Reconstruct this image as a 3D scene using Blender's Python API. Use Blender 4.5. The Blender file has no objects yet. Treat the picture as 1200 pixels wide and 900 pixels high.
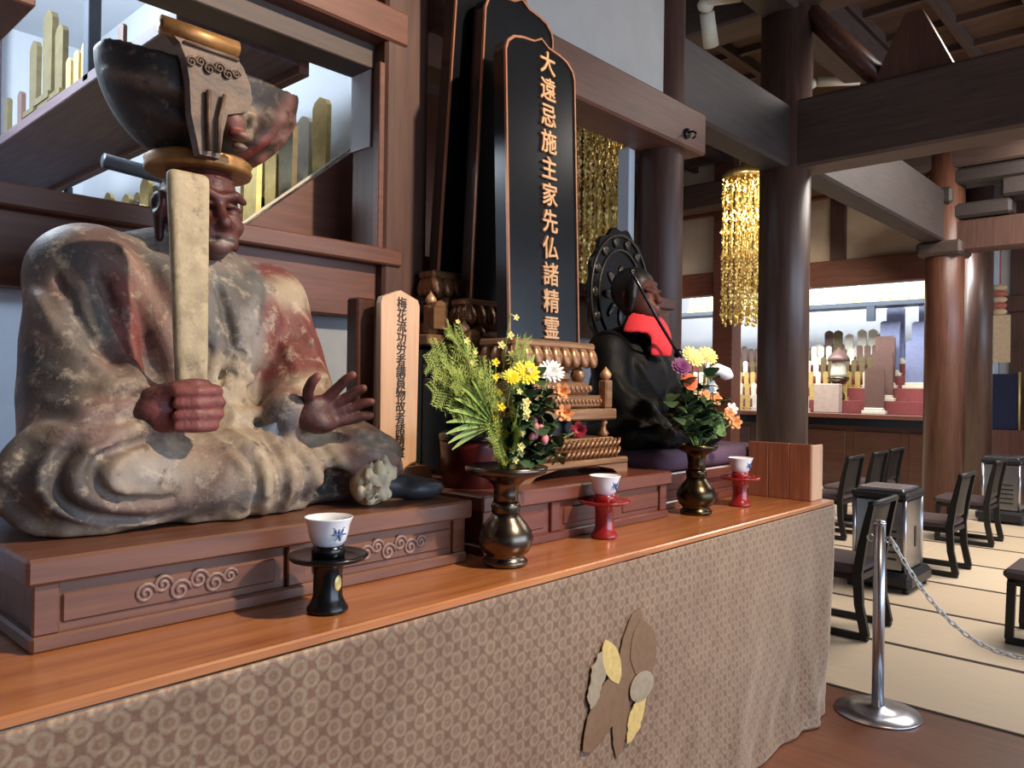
import bpy, math, random
import numpy as np
from mathutils import Vector, Matrix
random.seed(7); np.random.seed(7)
PI = math.pi
sc = bpy.context.scene
col = sc.collection

# ------------------------------------------------------------------ camera
YAW, PITCH, ROLL, FPX, EYE = 0.8251, 0.00303, 0.01349, 914.5, 1.45
fw = Vector((math.sin(YAW)*math.cos(PITCH), math.cos(YAW)*math.cos(PITCH), math.sin(PITCH)))
rt = Vector((math.cos(YAW), -math.sin(YAW), 0)); up = rt.cross(fw)
r2 = math.cos(ROLL)*rt + math.sin(ROLL)*up; u2 = -math.sin(ROLL)*rt + math.cos(ROLL)*up
cd = bpy.data.cameras.new('camera'); cam = bpy.data.objects.new('camera', cd); col.objects.link(cam)
cd.sensor_width = 36; cd.sensor_fit = 'HORIZONTAL'; cd.lens = FPX/1200*36; cd.clip_start = .02
m = Matrix((r2, u2, -fw)).transposed().to_4x4(); m.translation = (0, 0, EYE); cam.matrix_world = m
sc.camera = cam

# ------------------------------------------------------------------ world, lights, exposure
w = bpy.data.worlds.new('world'); sc.world = w; w.use_nodes = True
w.node_tree.nodes['Background'].inputs[0].default_value = (.72, .82, 1, 1)
w.node_tree.nodes['Background'].inputs[1].default_value = .8
vs = sc.view_settings; vs.view_transform = 'Standard'; vs.look = 'None'; vs.gamma = 1; vs.use_curve_mapping = False
vs.exposure = 0.06
def lamp(name, kind, loc, energy, color, target=None, **kw):
    d = bpy.data.lights.new(name, kind); d.energy = energy; d.color = color
    for k, v in kw.items(): setattr(d, k, v)
    o = bpy.data.objects.new(name, d); col.objects.link(o); o.location = loc
    if target is not None:
        o.rotation_euler = (Vector(target)-Vector(loc)).to_track_quat('-Z', 'Y').to_euler()
    return o
WARM = (1, .80, .60); COOL = (.72, .85, 1)
lamp('altar_spotlight', 'SPOT', (2.3, -.75, 3.7), 640, WARM, (1.3, 1.8, 1.2), spot_size=1.5, spot_blend=.6, shadow_soft_size=.07)
lamp('hall_doorway_daylight', 'AREA', (5.0, -5.9, 1.9), 420, (.62, .77, 1), (5.0, 2, 1.6), shape='RECTANGLE', size=10, size_y=2.8)
lamp('memorial_room_lamp', 'POINT', (.35, 3.9, 3.25), 190, (.76, .88, 1), shadow_soft_size=.3)
lamp('far_altar_tube', 'AREA', (11.3, 5.5, 3.3), 230, (.93, .97, 1), (13.0, 5.5, 1.6), shape='RECTANGLE', size=5.6, size_y=.4)
lamp('sanctuary_spotlight', 'SPOT', (6.6, 3.2, 3.9), 400, (1, .85, .62), (8.0, 3.97, 2.6), spot_size=1.3, spot_blend=.5, shadow_soft_size=.08)
lamp('hall_ceiling_lamp', 'AREA', (8.0, .2, 4.25), 330, (1, .92, .83), (8.0, .2, 0), shape='RECTANGLE', size=3.5, size_y=2.5)

# ------------------------------------------------------------------ materials
def S(h):
    h = h.lstrip('#'); v = [int(h[i:i+2], 16)/255 for i in (0, 2, 4)]
    return tuple((c/12.92 if c <= .04045 else ((c+.055)/1.055)**2.4) for c in v)+(1,)
class NT:
    def __init__(s, name):
        s.m = bpy.data.materials.new(name); s.m.use_nodes = True; s.t = s.m.node_tree
        s.b = s.t.nodes['Principled BSDF']
    def n(s, kind, **kw):
        nd = s.t.nodes.new('ShaderNode'+kind)
        for k, v in kw.items(): setattr(nd, k, v)
        return nd
    def l(s, a, b): s.t.links.new(a, b)
    def coord(s, scale=(1, 1, 1), src='Object'):
        tc = s.n('TexCoord'); mp = s.n('Mapping'); mp.inputs['Scale'].default_value = scale
        s.l(tc.outputs[src], mp.inputs[0]); return mp.outputs[0]
    def noise(s, vec, scale, detail=4, rough=.6):
        nn = s.n('TexNoise'); nn.inputs['Scale'].default_value = scale; nn.inputs['Detail'].default_value = detail
        nn.inputs['Roughness'].default_value = rough; s.l(vec, nn.inputs['Vector']); return nn.outputs['Fac']
    def ramp(s, fac, stops):
        r = s.n('ValToRGB'); e = r.color_ramp.elements
        while len(e) < len(stops): e.new(.5)
        for q, (p, c) in zip(e, stops): q.position = p; q.color = c
        s.l(fac, r.inputs[0]); return r.outputs[0]
    def mix(s, fac, a, b, mode='MIX'):
        x = s.n('Mix', data_type='RGBA', blend_type=mode)
        for sock, v in ((x.inputs[0], fac), (x.inputs[6], a), (x.inputs[7], b)):
            if hasattr(v, 'is_output'): s.l(v, sock)
            else: sock.default_value = v
        return x.outputs[2]
    def bump(s, h, strength=.3, dist=.01):
        b = s.n('Bump'); b.inputs['Strength'].default_value = strength; b.inputs['Distance'].default_value = dist
        s.l(h, b.inputs['Height']); s.l(b.outputs[0], s.b.inputs['Normal'])
    def set(s, **kw):
        for k, v in kw.items(): s.b.inputs[k.replace('_', ' ')].default_value = v
        return s
M = {}
def plain(name, hexc, rough=.6, metal=0, var=.12, scale=20, bump=0, **kw):
    t = NT(name); c = S(hexc); v = t.coord()
    f = t.noise(v, scale)
    d = tuple(x*(1-var) for x in c[:3])+(1,); e = tuple(min(1, x*(1+var)) for x in c[:3])+(1,)
    t.l(t.ramp(f, [(.3, d), (.7, e)]), t.b.inputs['Base Color'])
    t.set(Roughness=rough, Metallic=metal, **kw)
    if bump: t.bump(f, bump, .006)
    M[name] = t.m; return t.m
def wood(name, c1, c2, axis=0, rough=.45, scale=3.0, bump=.12, coat=0):
    t = NT(name); sca = [14, 14, 14]; sca[axis] = 1.0
    v = t.coord(tuple(sca)); f = t.noise(v, scale, 6, .62); g = t.noise(t.coord(), 2.2, 2)
    c = t.ramp(f, [(.28, S(c1)), (.72, S(c2))])
    dk = t.mix(g, (.78, .78, .78, 1), (1.15, 1.15, 1.15, 1))
    t.l(t.mix(1.0, c, dk, 'MULTIPLY'), t.b.inputs['Base Color'])
    t.set(Roughness=rough, Coat_Weight=coat, Coat_Roughness=.2); t.bump(f, bump, .004); M[name] = t.m; return t.m
wood('wood_rail', '#573325', '#754836', 0, .5)
wood('wood_post', '#432b23', '#5e3f33', 2, .5)
wood('wood_beam_x', '#3a2d28', '#53423a', 0, .55)
wood('wood_beam_dark', '#2b2220', '#403531', 0, .6)
wood('wood_beam_y', '#47362e', '#614b40', 1, .55)
wood('wood_pillar', '#402c24', '#5e4237', 2, .42, coat=.15)
wood('wood_pillar_red', '#4e2e22', '#6f4634', 2, .42, coat=.15)
wood('wood_ceiling', '#3d2a20', '#5d4231', 1, .6)
wood('wood_table', '#95552f', '#c58450', 0, .28, 2.2, .06, .4)
wood('wood_plinth', '#5e3b2b', '#80543f', 0, .42, 2.5, .06, .15)
wood('wood_plinth_red', '#5a2f25', '#784434', 0, .35, 2.5, .06, .2)
wood('wood_block', '#7d4632', '#a9694a', 2, .55, 4)
wood('wood_pale', '#c69a78', '#dcb592', 2, .6, 3)
wood('wood_lintel', '#5f3527', '#7c4a37', 1, .5)
wood('wood_floor', '#5c3524', '#77482f', 1, .42, 1.6, .04, .05)
wood('wood_shelf', '#4f4046', '#6e5c62', 1, .6, 2.5)
wood('wood_cabinet', '#3a2018', '#54301f', 1, .4)
wood('wood_gilt', '#7d583e', '#a97f5a', 0, .33, 4, .35); M['wood_gilt'].node_tree.nodes['Principled BSDF'].inputs['Metallic'].default_value = .45
plain('plaster', '#b9b3ab', .9, var=.05, scale=6)
plain('white_wall', '#d3d8de', .9, var=.03, scale=3)
plain('panel_cream', '#c9b49c', .9, var=.06, scale=5)
plain('lacquer_black', '#0d0f13', .22, var=.2)
plain('lacquer_red', '#8f1f22', .25, var=.12, Coat_Weight=.4)
plain('lacquer_tub', '#4a0f10', .3)
plain('red_cloth_tier', '#84403f', .8)
plain('copper_edge', '#a8755a', .35, .5)
plain('gold', '#f0d184', .3, .9, .2, 40)
plain('gold_letter', '#c49a72', .4, .35, .15, 60)
plain('brass', '#6f655a', .26, 1, .35, 9)
plain('brass_dark', '#4d4334', .28, 1, .35, 9)
plain('porcelain', '#e9eef5', .15, var=.02, Coat_Weight=.5)
plain('ink_blue', '#27407e', .4)
plain('ink_black', '#2a1d16', .6)
plain('steel', '#c8cad2', .28, 1, .05)
plain('plastic_white', '#f2f2ee', .55, var=.04)
plain('chair_black', '#15110f', .5, var=.3)
plain('chair_pad', '#4a3839', .75, var=.12)
plain('heater_body', '#9a9a9c', .22, .9, .06)
plain('heater_black', '#1a1a1d', .4)
plain('lamp_white', '#e8dcc2', .5, var=.03)
plain('bib_red', '#d8303a', .8, var=.08)
plain('cushion_purple', '#5d4457', .85, var=.12)
plain('stone_box', '#b7a294', .7, var=.1, scale=12)
plain('tablet_gold', '#d8bc74', .38, .45, .15, 30)
plain('tablet_dim', '#6d6243', .45, .35, .2, 30)
plain('tablet_white', '#d9d2bc', .5, .1, .1, 30)
plain('tablet_slate', '#7f86a6', .35, .1, .1)
plain('tablet_brown', '#6a5048', .4, .1, .1)
plain('banner_peach', '#c9ab86', .85)
plain('banner_blue', '#141a33', .8)
plain('banner_red', '#b0604c', .7)
plain('stem_green', '#5d7a35', .6, var=.2)
plain('fern_green', '#8f9f4a', .6, var=.25, scale=30)
plain('palm_green', '#86a04a', .5, var=.15)
plain('leaf_dark', '#31482a', .5, var=.3)
plain('petal_yellow', '#f0d92a', .6, var=.08)
plain('petal_pale', '#e9de8e', .6, var=.08)
plain('petal_white', '#f0f0ee', .6, var=.03)
plain('petal_orange', '#f0a468', .6, var=.1)
plain('petal_coral', '#ee6a3c', .6, var=.1)
plain('petal_pink', '#cc7c82', .6, var=.15)
plain('petal_red', '#a8263a', .6, var=.1)
plain('petal_purple', '#6f2a62', .6, var=.1)
plain('crest_gold', '#e6cd86', .35, .35, .12, 60)
plain('crest_silver', '#b4a890', .35, .4, .12, 60)
plain('crest_brown', '#7f654d', .55, .2, .1, 60)
plain('crown_gold', '#9a7142', .42, .5, .3, 25)
plain('shoe_dark', '#3c3c40', .45, var=.5, scale=25)
plain('bare_plaster', '#cdbf9f', .85, 0, .2, 35, .6)
plain('hair_black', '#0b0a0a', .5)
plain('tatami_edge', '#3f3027', .8)
def m_statue(name, flake, flake_amt, rough=.6, dirt='#4a403b'):
    t = NT(name); a = t.n('VertexColor'); a.layer_name = 'paint'
    v = t.coord()
    n1 = t.noise(v, 7, 6, .7); n2 = t.noise(v, 26, 5, .7); n3 = t.noise(v, 70, 3, .6)
    c = t.mix(1.0, a.outputs[0], t.ramp(n1, [(.25, (.70, .66, .64, 1)), (.5, (.97, .95, .93, 1)), (.75, (1.22, 1.18, 1.14, 1))]), 'MULTIPLY')
    f = t.ramp(n2, [(1-flake_amt-.04, (0, 0, 0, 1)), (1-flake_amt+.10, (.55, .55, .55, 1))])
    c = t.mix(f, c, S(flake))
    n4 = t.noise(v, 15, 8, .75)
    d = t.ramp(n4, [(.36, (.75, .75, .75, 1)), (.46, (0, 0, 0, 1))])
    c = t.mix(d, c, S(dirt))
    t.l(c, t.b.inputs['Base Color']); t.set(Roughness=rough, Specular_IOR_Level=.15 if name == 'statue_dark' else .4)
    t.bump(t.mix(.5, n2, n3), .5, .006); M[name] = t.m
m_statue('statue_paint', '#bdb09a', .42)
m_statue('statue_skin', '#5e3c38', .34, .5, '#271817')
m_statue('statue_dark', '#141210', .22, .55, '#060606')
m_statue('staff_paint', '#bfae8c', .45, .6, '#6a5b44')
m_statue('crown_paint', '#7d6b58', .40, .5, '#191716')
def m_shoji():
    t = NT('shoji_paper'); f = t.noise(t.coord(), 25, 3); t.l(t.ramp(f, [(.3, S('#cdd2d6')), (.7, S('#dde0e2'))]), t.b.inputs['Base Color']); t.set(Roughness=.9)
    tr = t.n('BsdfTranslucent'); tr.inputs[0].default_value = S('#e3ebf5'); mx = t.n('MixShader'); mx.inputs[0].default_value = .6
    out = t.t.nodes['Material Output']; t.l(t.b.outputs[0], mx.inputs[1]); t.l(tr.outputs[0], mx.inputs[2]); t.l(mx.outputs[0], out.inputs['Surface']); M['shoji_paper'] = t.m
m_shoji()
def m_brocade():
    t = NT('brocade'); tc = t.n('TexCoord'); sep = t.n('SeparateXYZ'); t.l(tc.outputs['Object'], sep.inputs[0])
    def lattice(off):
        outs = []
        for ax, per in (('X', .056), ('Z', .056)):
            a = t.n('Math', operation='MULTIPLY_ADD'); t.l(sep.outputs[ax], a.inputs[0]); a.inputs[1].default_value = 1/per; a.inputs[2].default_value = off
            b = t.n('Math', operation='FRACT'); t.l(a.outputs[0], b.inputs[0])
            c = t.n('Math', operation='SUBTRACT'); t.l(b.outputs[0], c.inputs[0]); c.inputs[1].default_value = .5
            outs.append(c.outputs[0])
        cb = t.n('CombineXYZ'); t.l(outs[0], cb.inputs[0]); t.l(outs[1], cb.inputs[1])
        ln = t.n('VectorMath', operation='LENGTH'); t.l(cb.outputs[0], ln.inputs[0]); return ln.outputs['Value']
    mn = t.n('Math', operation='MINIMUM'); t.l(lattice(10.0), mn.inputs[0]); t.l(lattice(10.5), mn.inputs[1])
    nz = t.n('Math', operation='MULTIPLY_ADD'); t.l(t.noise(t.coord(), 90, 3), nz.inputs[0]); nz.inputs[1].default_value = .22; nz.inputs[2].default_value = -.11
    ad = t.n('Math', operation='ADD'); t.l(mn.outputs[0], ad.inputs[0]); t.l(nz.outputs[0], ad.inputs[1])
    pat = t.ramp(ad.outputs[0], [(.0, S('#8a735c')), (.09, S('#7d614c')), (.15, S('#836a54')), (.23, S('#928069')), (.31, S('#897560')), (.37, S('#735643'))])
    big = t.noise(t.coord(), 3.0, 3); fine = t.noise(t.coord((1, 1, 1)), 160, 2)
    mid = t.noise(t.coord((1, 1, .5)), 14, 5, .7)
    tint = t.mix(.5, t.ramp(big, [(.35, (.80, .70, .66, 1)), (.62, (1.05, 1.05, 1.02, 1))]), t.ramp(mid, [(.35, (.66, .58, .54, 1)), (.6, (1.1, 1.1, 1.08, 1))]))
    c = t.mix(1.0, pat, tint, 'MULTIPLY'); c = t.mix(1.0, c, t.ramp(fine, [(.3, (.85, .85, .85, 1)), (.7, (1.1, 1.1, 1.1, 1))]), 'MULTIPLY')
    t.l(c, t.b.inputs['Base Color']); t.set(Roughness=.5, Sheen_Weight=.35, Metallic=.12); t.bump(pat, .25, .004); M['brocade'] = t.m
m_brocade()
def m_tatami():
    t = NT('tatami'); v = t.coord((160, 3, 1)); f = t.noise(v, 2, 3); oi = t.n('ObjectInfo')
    c = t.ramp(f, [(.3, S('#c4b096')), (.7, S('#d4c2a8'))])
    tint = t.ramp(oi.outputs['Random'], [(0, (.92, .86, .8, 1)), (1, (1.08, 1.08, 1.06, 1))])
    t.l(t.mix(1.0, c, tint, 'MULTIPLY'), t.b.inputs['Base Color']); t.set(Roughness=.65); t.bump(f, .15, .002); M['tatami'] = t.m
m_tatami()

# ------------------------------------------------------------------ mesh helpers
class MB:
    def __init__(s): s.v = []; s.f = []; s.sm = []
    def add(s, vs, fs, smooth=False):
        o = len(s.v); s.v += [tuple(v) for v in vs]; s.f += [tuple(i+o for i in f) for f in fs]; s.sm += [smooth]*len(fs); return s
    def box(s, a, b, bev=0, rot=None, piv=None):
        (x0, y0, z0), (x1, y1, z1) = a, b
        if bev <= 0:
            vs = [(x, y, z) for z in (z0, z1) for y in (y0, y1) for x in (x0, x1)]
            fs = [(0, 2, 3, 1), (4, 5, 7, 6), (0, 1, 5, 4), (2, 6, 7, 3), (0, 4, 6, 2), (1, 3, 7, 5)]
        else:
            bev = min(bev, (x1-x0)*.49, (y1-y0)*.49, (z1-z0)*.49); vs = []; ix = {}
            for i in range(8):
                c = [(x0, x1)[i & 1], (y0, y1)[(i >> 1) & 1], (z0, z1)[(i >> 2) & 1]]
                for ax in range(3):
                    p = []
                    for q in range(3):
                        p.append(c[q] if q == ax else c[q]+(bev if not (i >> q) & 1 else -bev))
                    ix[i, ax] = len(vs); vs.append(tuple(p))
            fs = []
            for ax in range(3):
                u, w_ = (ax+1) % 3, (ax+2) % 3
                for sd in (0, 1):
                    base = sd << ax; q = [base, base | 1 << u, base | 1 << u | 1 << w_, base | 1 << w_]
                    if not sd: q = q[::-1]
                    fs.append(tuple(ix[i, ax] for i in q))
            for ax in range(3):
                u, w_ = (ax+1) % 3, (ax+2) % 3
                for a_ in (0, 1):
                    for b_ in (0, 1):
                        c0 = a_ << u | b_ << w_; c1 = c0 | 1 << ax
                        q = (ix[c0, u], ix[c1, u], ix[c1, w_], ix[c0, w_])
                        if (a_ ^ b_): q = q[::-1]
                        fs.append(q[::-1])
            for i in range(8):
                q = (ix[i, 0], ix[i, 1], ix[i, 2])
                if bin(i).count('1') % 2 == 0: q = q[::-1]
                fs.append(q)
        if rot is not None:
            p = Vector(piv if piv else ((x0+x1)/2, (y0+y1)/2, (z0+z1)/2)); vs = [rot @ (Vector(v)-p)+p for v in vs]
        return s.add(vs, fs)
    def lathe(s, prof, c=(0, 0, 0), seg=28, sx=1, sy=1, rot=None, cap=True, phase=0):
        vs = []; n = len(prof)
        for r, z in prof:
            for k in range(seg):
                a = 2*PI*k/seg+phase; vs.append((r*math.cos(a)*sx, r*math.sin(a)*sy, z))
        fs = [(i*seg+k, i*seg+(k+1) % seg, (i+1)*seg+(k+1) % seg, (i+1)*seg+k) for i in range(n-1) for k in range(seg)]
        if cap:
            fs.append(tuple(range(seg))[::-1]); fs.append(tuple((n-1)*seg+k for k in range(seg)))
        C = Vector(c); R = rot if rot else Matrix.Identity(3)
        return s.add([R @ Vector(v)+C for v in vs], fs, True)
    def tube(s, pts, r, seg=8, flat=1.0):
        pts = [Vector(p) for p in pts]; n = len(pts); rs = r if isinstance(r, (list, tuple)) else [r]*n
        vs = []; side = None
        for i, p in enumerate(pts):
            t = (pts[min(i+1, n-1)]-pts[max(i-1, 0)]).normalized()
            if side is None: side = t.cross(Vector((0, 0, 1)) if abs(t.z) < .9 else Vector((1, 0, 0))).normalized()
            side = (side-t*side.dot(t)).normalized(); b = t.cross(side)
            for k in range(seg):
                a = 2*PI*k/seg; vs.append(p+(side*math.cos(a)+b*math.sin(a)*flat)*rs[i])
        fs = [(i*seg+k, i*seg+(k+1) % seg, (i+1)*seg+(k+1) % seg, (i+1)*seg+k) for i in range(n-1) for k in range(seg)]
        fs += [tuple(range(seg))[::-1], tuple((n-1)*seg+k for k in range(seg))]
        return s.add(vs, fs, True)
    def prism(s, poly, d0, d1, axis=1, rot=None):
        """polygon in the plane normal to axis, extruded d0..d1"""
        def P(a, b, d): return {0: (d, a, b), 1: (a, d, b), 2: (a, b, d)}[axis]
        n = len(poly); vs = [P(a, b, d0) for a, b in poly]+[P(a, b, d1) for a, b in poly]
        fs = [tuple(range(n)), tuple(range(2*n-1, n-1, -1))]+[(i, i+n, (i+1) % n+n, (i+1) % n) for i in range(n)]
        return s.add(vs, fs)
    def ell(s, c, r, seg=12, rings=8, rot=None):
        prof = []; vs = []; C = Vector(c)
        for i in range(rings+1):
            t = PI*i/rings
            for k in range(seg):
                a = 2*PI*k/seg; v = Vector((r[0]*math.sin(t)*math.cos(a), r[1]*math.sin(t)*math.sin(a), -r[2]*math.cos(t)))
                vs.append((rot @ v if rot else v)+C)
        fs = [(i*seg+k, i*seg+(k+1) % seg, (i+1)*seg+(k+1) % seg, (i+1)*seg+k) for i in range(rings) for k in range(seg)]
        return s.add(vs, fs, True)
    def mesh(s, name, mat, off=(0, 0, 0)):
        me = bpy.data.meshes.new(name); o = Vector(off)
        me.from_pydata([Vector(v)-o for v in s.v], [], s.f); me.polygons.foreach_set('use_smooth', s.sm)
        me.validate(); 
        import bmesh
        bm = bmesh.new(); bm.from_mesh(me); bmesh.ops.recalc_face_normals(bm, faces=bm.faces); bm.to_mesh(me); bm.free()
        if mat: me.materials.append(M[mat] if isinstance(mat, str) else mat)
        return me
    def build(s, name, mat, parent=None, **tags):
        b = base(parent); o = bpy.data.objects.new(name, s.mesh(name, mat, b)); col.objects.link(o)
        if parent is not None: o.parent = parent
        BASE[o.name] = b
        return tag(o, **tags)
BASE = {}
def base(p): return Vector((0, 0, 0)) if p is None else BASE[p.name]
def tag(o, label=None, cat=None, group=None, kind=None):
    if label: o['label'] = label
    if cat: o['category'] = cat
    if group: o['group'] = group
    if kind: o['kind'] = kind
    return o
def thing(name, label, cat, loc, group=None, kind=None):
    o = bpy.data.objects.new(name, None); o.empty_display_size = .05; col.objects.link(o); o.location = loc
    BASE[o.name] = Vector(loc); return tag(o, label, cat, group, kind)
def solo(name, mb, mat, label, cat, loc=None, group=None, kind=None):
    """a thing that is one mesh, its origin at loc"""
    v = [Vector(p) for p in mb.v]
    if loc is None:
        loc = Vector(((min(p.x for p in v)+max(p.x for p in v))/2, (min(p.y for p in v)+max(p.y for p in v))/2, min(p.z for p in v)))
    o = bpy.data.objects.new(name, mb.mesh(name, mat, loc)); col.objects.link(o); o.location = loc; BASE[o.name] = Vector(loc)
    return tag(o, label, cat, group, kind)
def place(src, loc, rz=0, label=None, group=None, scale=None):
    """copy of a thing with its parts and sub-parts"""
    def cp(o, par):
        c = o.copy(); col.objects.link(c)
        if par is not None: c.parent = par
        for ch in o.children: cp(ch, c)
        return c
    r = cp(src, None); r.location = loc; r.rotation_euler = (0, 0, rz)
    if scale: r.scale = scale
    if label: r['label'] = label
    if group: r['group'] = group
    return r
def Rx(a): return Matrix.Rotation(a, 3, 'X')
def Ry(a): return Matrix.Rotation(a, 3, 'Y')
def Rz(a): return Matrix.Rotation(a, 3, 'Z')
def text_part(name, body, size, spacing, mat, parent, centre, thick=.004, bold=.0, rot=None):
    """lettering standing in the XZ plane, facing -Y, centre = middle of the column"""
    c = bpy.data.curves.new(name, 'FONT'); c.body = body; c.size = size; c.align_x = 'CENTER'; c.align_y = 'CENTER'
    c.space_line = spacing; c.extrude = thick; c.resolution_u = 3
    t = bpy.data.objects.new(name, c); col.objects.link(t)
    dg = bpy.context.evaluated_depsgraph_get(); me = bpy.data.meshes.new_from_object(t.evaluated_get(dg))
    bpy.data.objects.remove(t); bpy.data.curves.remove(c)
    R = (rot if rot else Matrix.Identity(3)) @ Rx(PI/2)
    vs_ = np.array([v.co for v in me.vertices]); mid = Vector((vs_[:, :3].max(0)+vs_[:, :3].min(0))/2)
    off = Vector(centre)-base(parent)
    me.transform(Matrix.Translation(off) @ R.to_4x4() @ Matrix.Translation(-mid))
    me.materials.clear(); me.materials.append(M[mat]); me.name = name
    if bold:
        import bmesh
        bm = bmesh.new(); 
        for k in range(7):
            a = k*PI/3; t2 = Matrix.Translation(Vector((0, .0002*k, 0))+((R @ Vector((bold*math.cos(a), bold*math.sin(a), 0))) if k < 6 else Vector((0, 0, 0)))); m2 = me.copy(); m2.transform(t2); bm.from_mesh(m2); bpy.data.meshes.remove(m2)
        bm.to_mesh(me); bm.free()
    o = bpy.data.objects.new(name, me); col.objects.link(o); o.parent = parent; BASE[o.name] = base(parent); return o

# ------------------------------------------------------------------ sculpting with distance fields
class Sculpt:
    def __init__(s, lo, hi, res):
        s.lo = np.array(lo, float); s.res = res; n = np.ceil((np.array(hi)-s.lo)/res).astype(int)+1
        s.ax = [s.lo[i]+res*np.arange(n[i]) for i in range(3)]; s.F = np.full(tuple(n), 1.0, np.float32); s.pr = []
    @staticmethod
    def d_ell(P, c, r, R=None):
        q = [P[i]-c[i] for i in range(3)]
        if R is not None: q = [R[0][i]*q[0]+R[1][i]*q[1]+R[2][i]*q[2] for i in range(3)]
        k0 = np.sqrt(sum((q[i]/r[i])**2 for i in range(3))); k1 = np.sqrt(sum((q[i]/r[i]**2)**2 for i in range(3)))
        return k0*(k0-1)/np.maximum(k1, 1e-6)
    @staticmethod
    def d_tube(P, pts, rs):
        d = None
        if len(pts) == 1: pts = [pts[0], pts[0]]; rs = [rs[0], rs[0]]
        for a, b, ra, rb in zip(pts[:-1], pts[1:], rs[:-1], rs[1:]):
            ab = [b[i]-a[i] for i in range(3)]; L = sum(x*x for x in ab)+1e-12
            t = np.clip(((P[0]-a[0])*ab[0]+(P[1]-a[1])*ab[1]+(P[2]-a[2])*ab[2])/L, 0, 1)
            e = np.sqrt(sum((P[i]-a[i]-t*ab[i])**2 for i in range(3)))-(ra+(rb-ra)*t)
            d = e if d is None else np.minimum(d, e)
        return d
    @staticmethod
    def d_box(P, c, h, rr, R=None):
        q = [P[i]-c[i] for i in range(3)]
        if R is not None: q = [R[0][i]*q[0]+R[1][i]*q[1]+R[2][i]*q[2] for i in range(3)]
        q = [np.abs(q[i])-h[i]+rr for i in range(3)]
        return np.sqrt(sum(np.maximum(x, 0)**2 for x in q))+np.minimum(np.maximum(q[0], np.maximum(q[1], q[2])), 0)-rr
    def put(s, fn, bb, k, colr, op='add'):
        s.pr.append((fn, bb, colr, op))
        if op == 'paint': return s
        sl = []; P = []
        for i in range(3):
            a = int(np.clip((bb[0][i]-k-.03-s.lo[i])/s.res, 0, len(s.ax[i])-1)); b = int(np.clip((bb[1][i]+k+.03-s.lo[i])/s.res+2, 1, len(s.ax[i])))
            sl.append(slice(a, b)); shp = [1, 1, 1]; shp[i] = -1; P.append(s.ax[i][a:b].reshape(shp))
        A = s.F[tuple(sl)]; D = fn(P)
        if op == 'add':
            h = np.clip(.5+.5*(A-D)/k, 0, 1); s.F[tuple(sl)] = A*(1-h)+D*h-k*h*(1-h)
        else:
            D = -D; h = np.clip(.5-.5*(A-D)/k, 0, 1); s.F[tuple(sl)] = A*(1-h)+D*h+k*h*(1-h)
        return s
    def ell(s, c, r, colr=None, k=.02, op='add', R=None):
        m_ = max(r); Rm = None if R is None else [list(x) for x in R]
        return s.put(lambda P: s.d_ell(P, c, r, Rm), ([x-m_ for x in c], [x+m_ for x in c]), k, colr, op)
    def tube(s, pts, rs, colr=None, k=.02, op='add'):
        if not isinstance(rs, (list, tuple)): rs = [rs]*len(pts)
        m_ = max(rs)
        return s.put(lambda P: s.d_tube(P, pts, rs), ([min(p[i] for p in pts)-m_ for i in range(3)], [max(p[i] for p in pts)+m_ for i in range(3)]), k, colr, op)
    def box(s, c, h, colr=None, rr=.01, k=.01, op='add', R=None):
        m_ = max(h)*1.5; Rm = None if R is None else [list(x) for x in R]
        return s.put(lambda P: s.d_box(P, c, h, rr, Rm), ([x-m_ for x in c], [x+m_ for x in c]), k, colr, op)
    def front(s, x, z):
        """y of the first surface met coming from -Y at (x, z)"""
        i = int(np.clip(round((x-s.lo[0])/s.res), 0, s.F.shape[0]-1)); j = int(np.clip(round((z-s.lo[2])/s.res), 0, s.F.shape[2]-1))
        c = np.nonzero(s.F[i, :, j] < 0)[0]
        return s.ax[1][c[0]] if len(c) else None
    def fold(s, xz, r, colr, k=.02, sink=.3, op='add', n=10):
        xz = np.array(xz, float); t = np.linspace(0, len(xz)-1, n*(len(xz)-1)//2+2)
        # smooth the polyline (Catmull-Rom)
        pts = []; rs = []
        for u in t:
            i = min(int(u), len(xz)-2); f = u-i; p0, p1, p2, p3 = xz[max(i-1, 0)], xz[i], xz[i+1], xz[min(i+2, len(xz)-1)]
            q = .5*((2*p1)+(-p0+p2)*f+(2*p0-5*p1+4*p2-p3)*f*f+(-p0+3*p1-3*p2+p3)*f**3)
            y = s.front(q[0], q[1])
            if y is None: continue
            e = min(1, 4*min(u, len(xz)-1-u)/(len(xz)-1)+.35); pts.append((q[0], y+r*sink, q[1])); rs.append(r*e)
        keep = []
        for p, rr in zip(pts, rs):
            if keep and abs(p[1]-keep[-1][0][1]) > .09:
                if len(keep) > 1: s.tube([a for a, _ in keep], [b for _, b in keep], colr, k, op)
                keep = []
            keep.append((p, rr))
        if len(keep) > 1: s.tube([a for a, _ in keep], [b for _, b in keep], colr, k, op)
        return s
    def mesh(s, name, mat, off, smooth_iter=1):
        F = s.F; res = s.res; I = F < 0; n = F.shape
        cnt = np.zeros((n[0]-1, n[1]-1, n[2]-1), np.int8)
        cs = [(i, j, k) for i in (0, 1) for j in (0, 1) for k in (0, 1)]
        sub = lambda A, c: A[c[0]:n[0]-1+c[0], c[1]:n[1]-1+c[1], c[2]:n[2]-1+c[2]]
        for c in cs: cnt += sub(I, c)
        mix = (cnt > 0) & (cnt < 8); ids = np.full(cnt.shape, -1, np.int32); ci = np.argwhere(mix); ids[mix] = np.arange(len(ci))
        pos = np.zeros((len(ci), 3)); num = np.zeros(len(ci))
        val = {c: sub(F, c)[mix] for c in cs}
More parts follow.
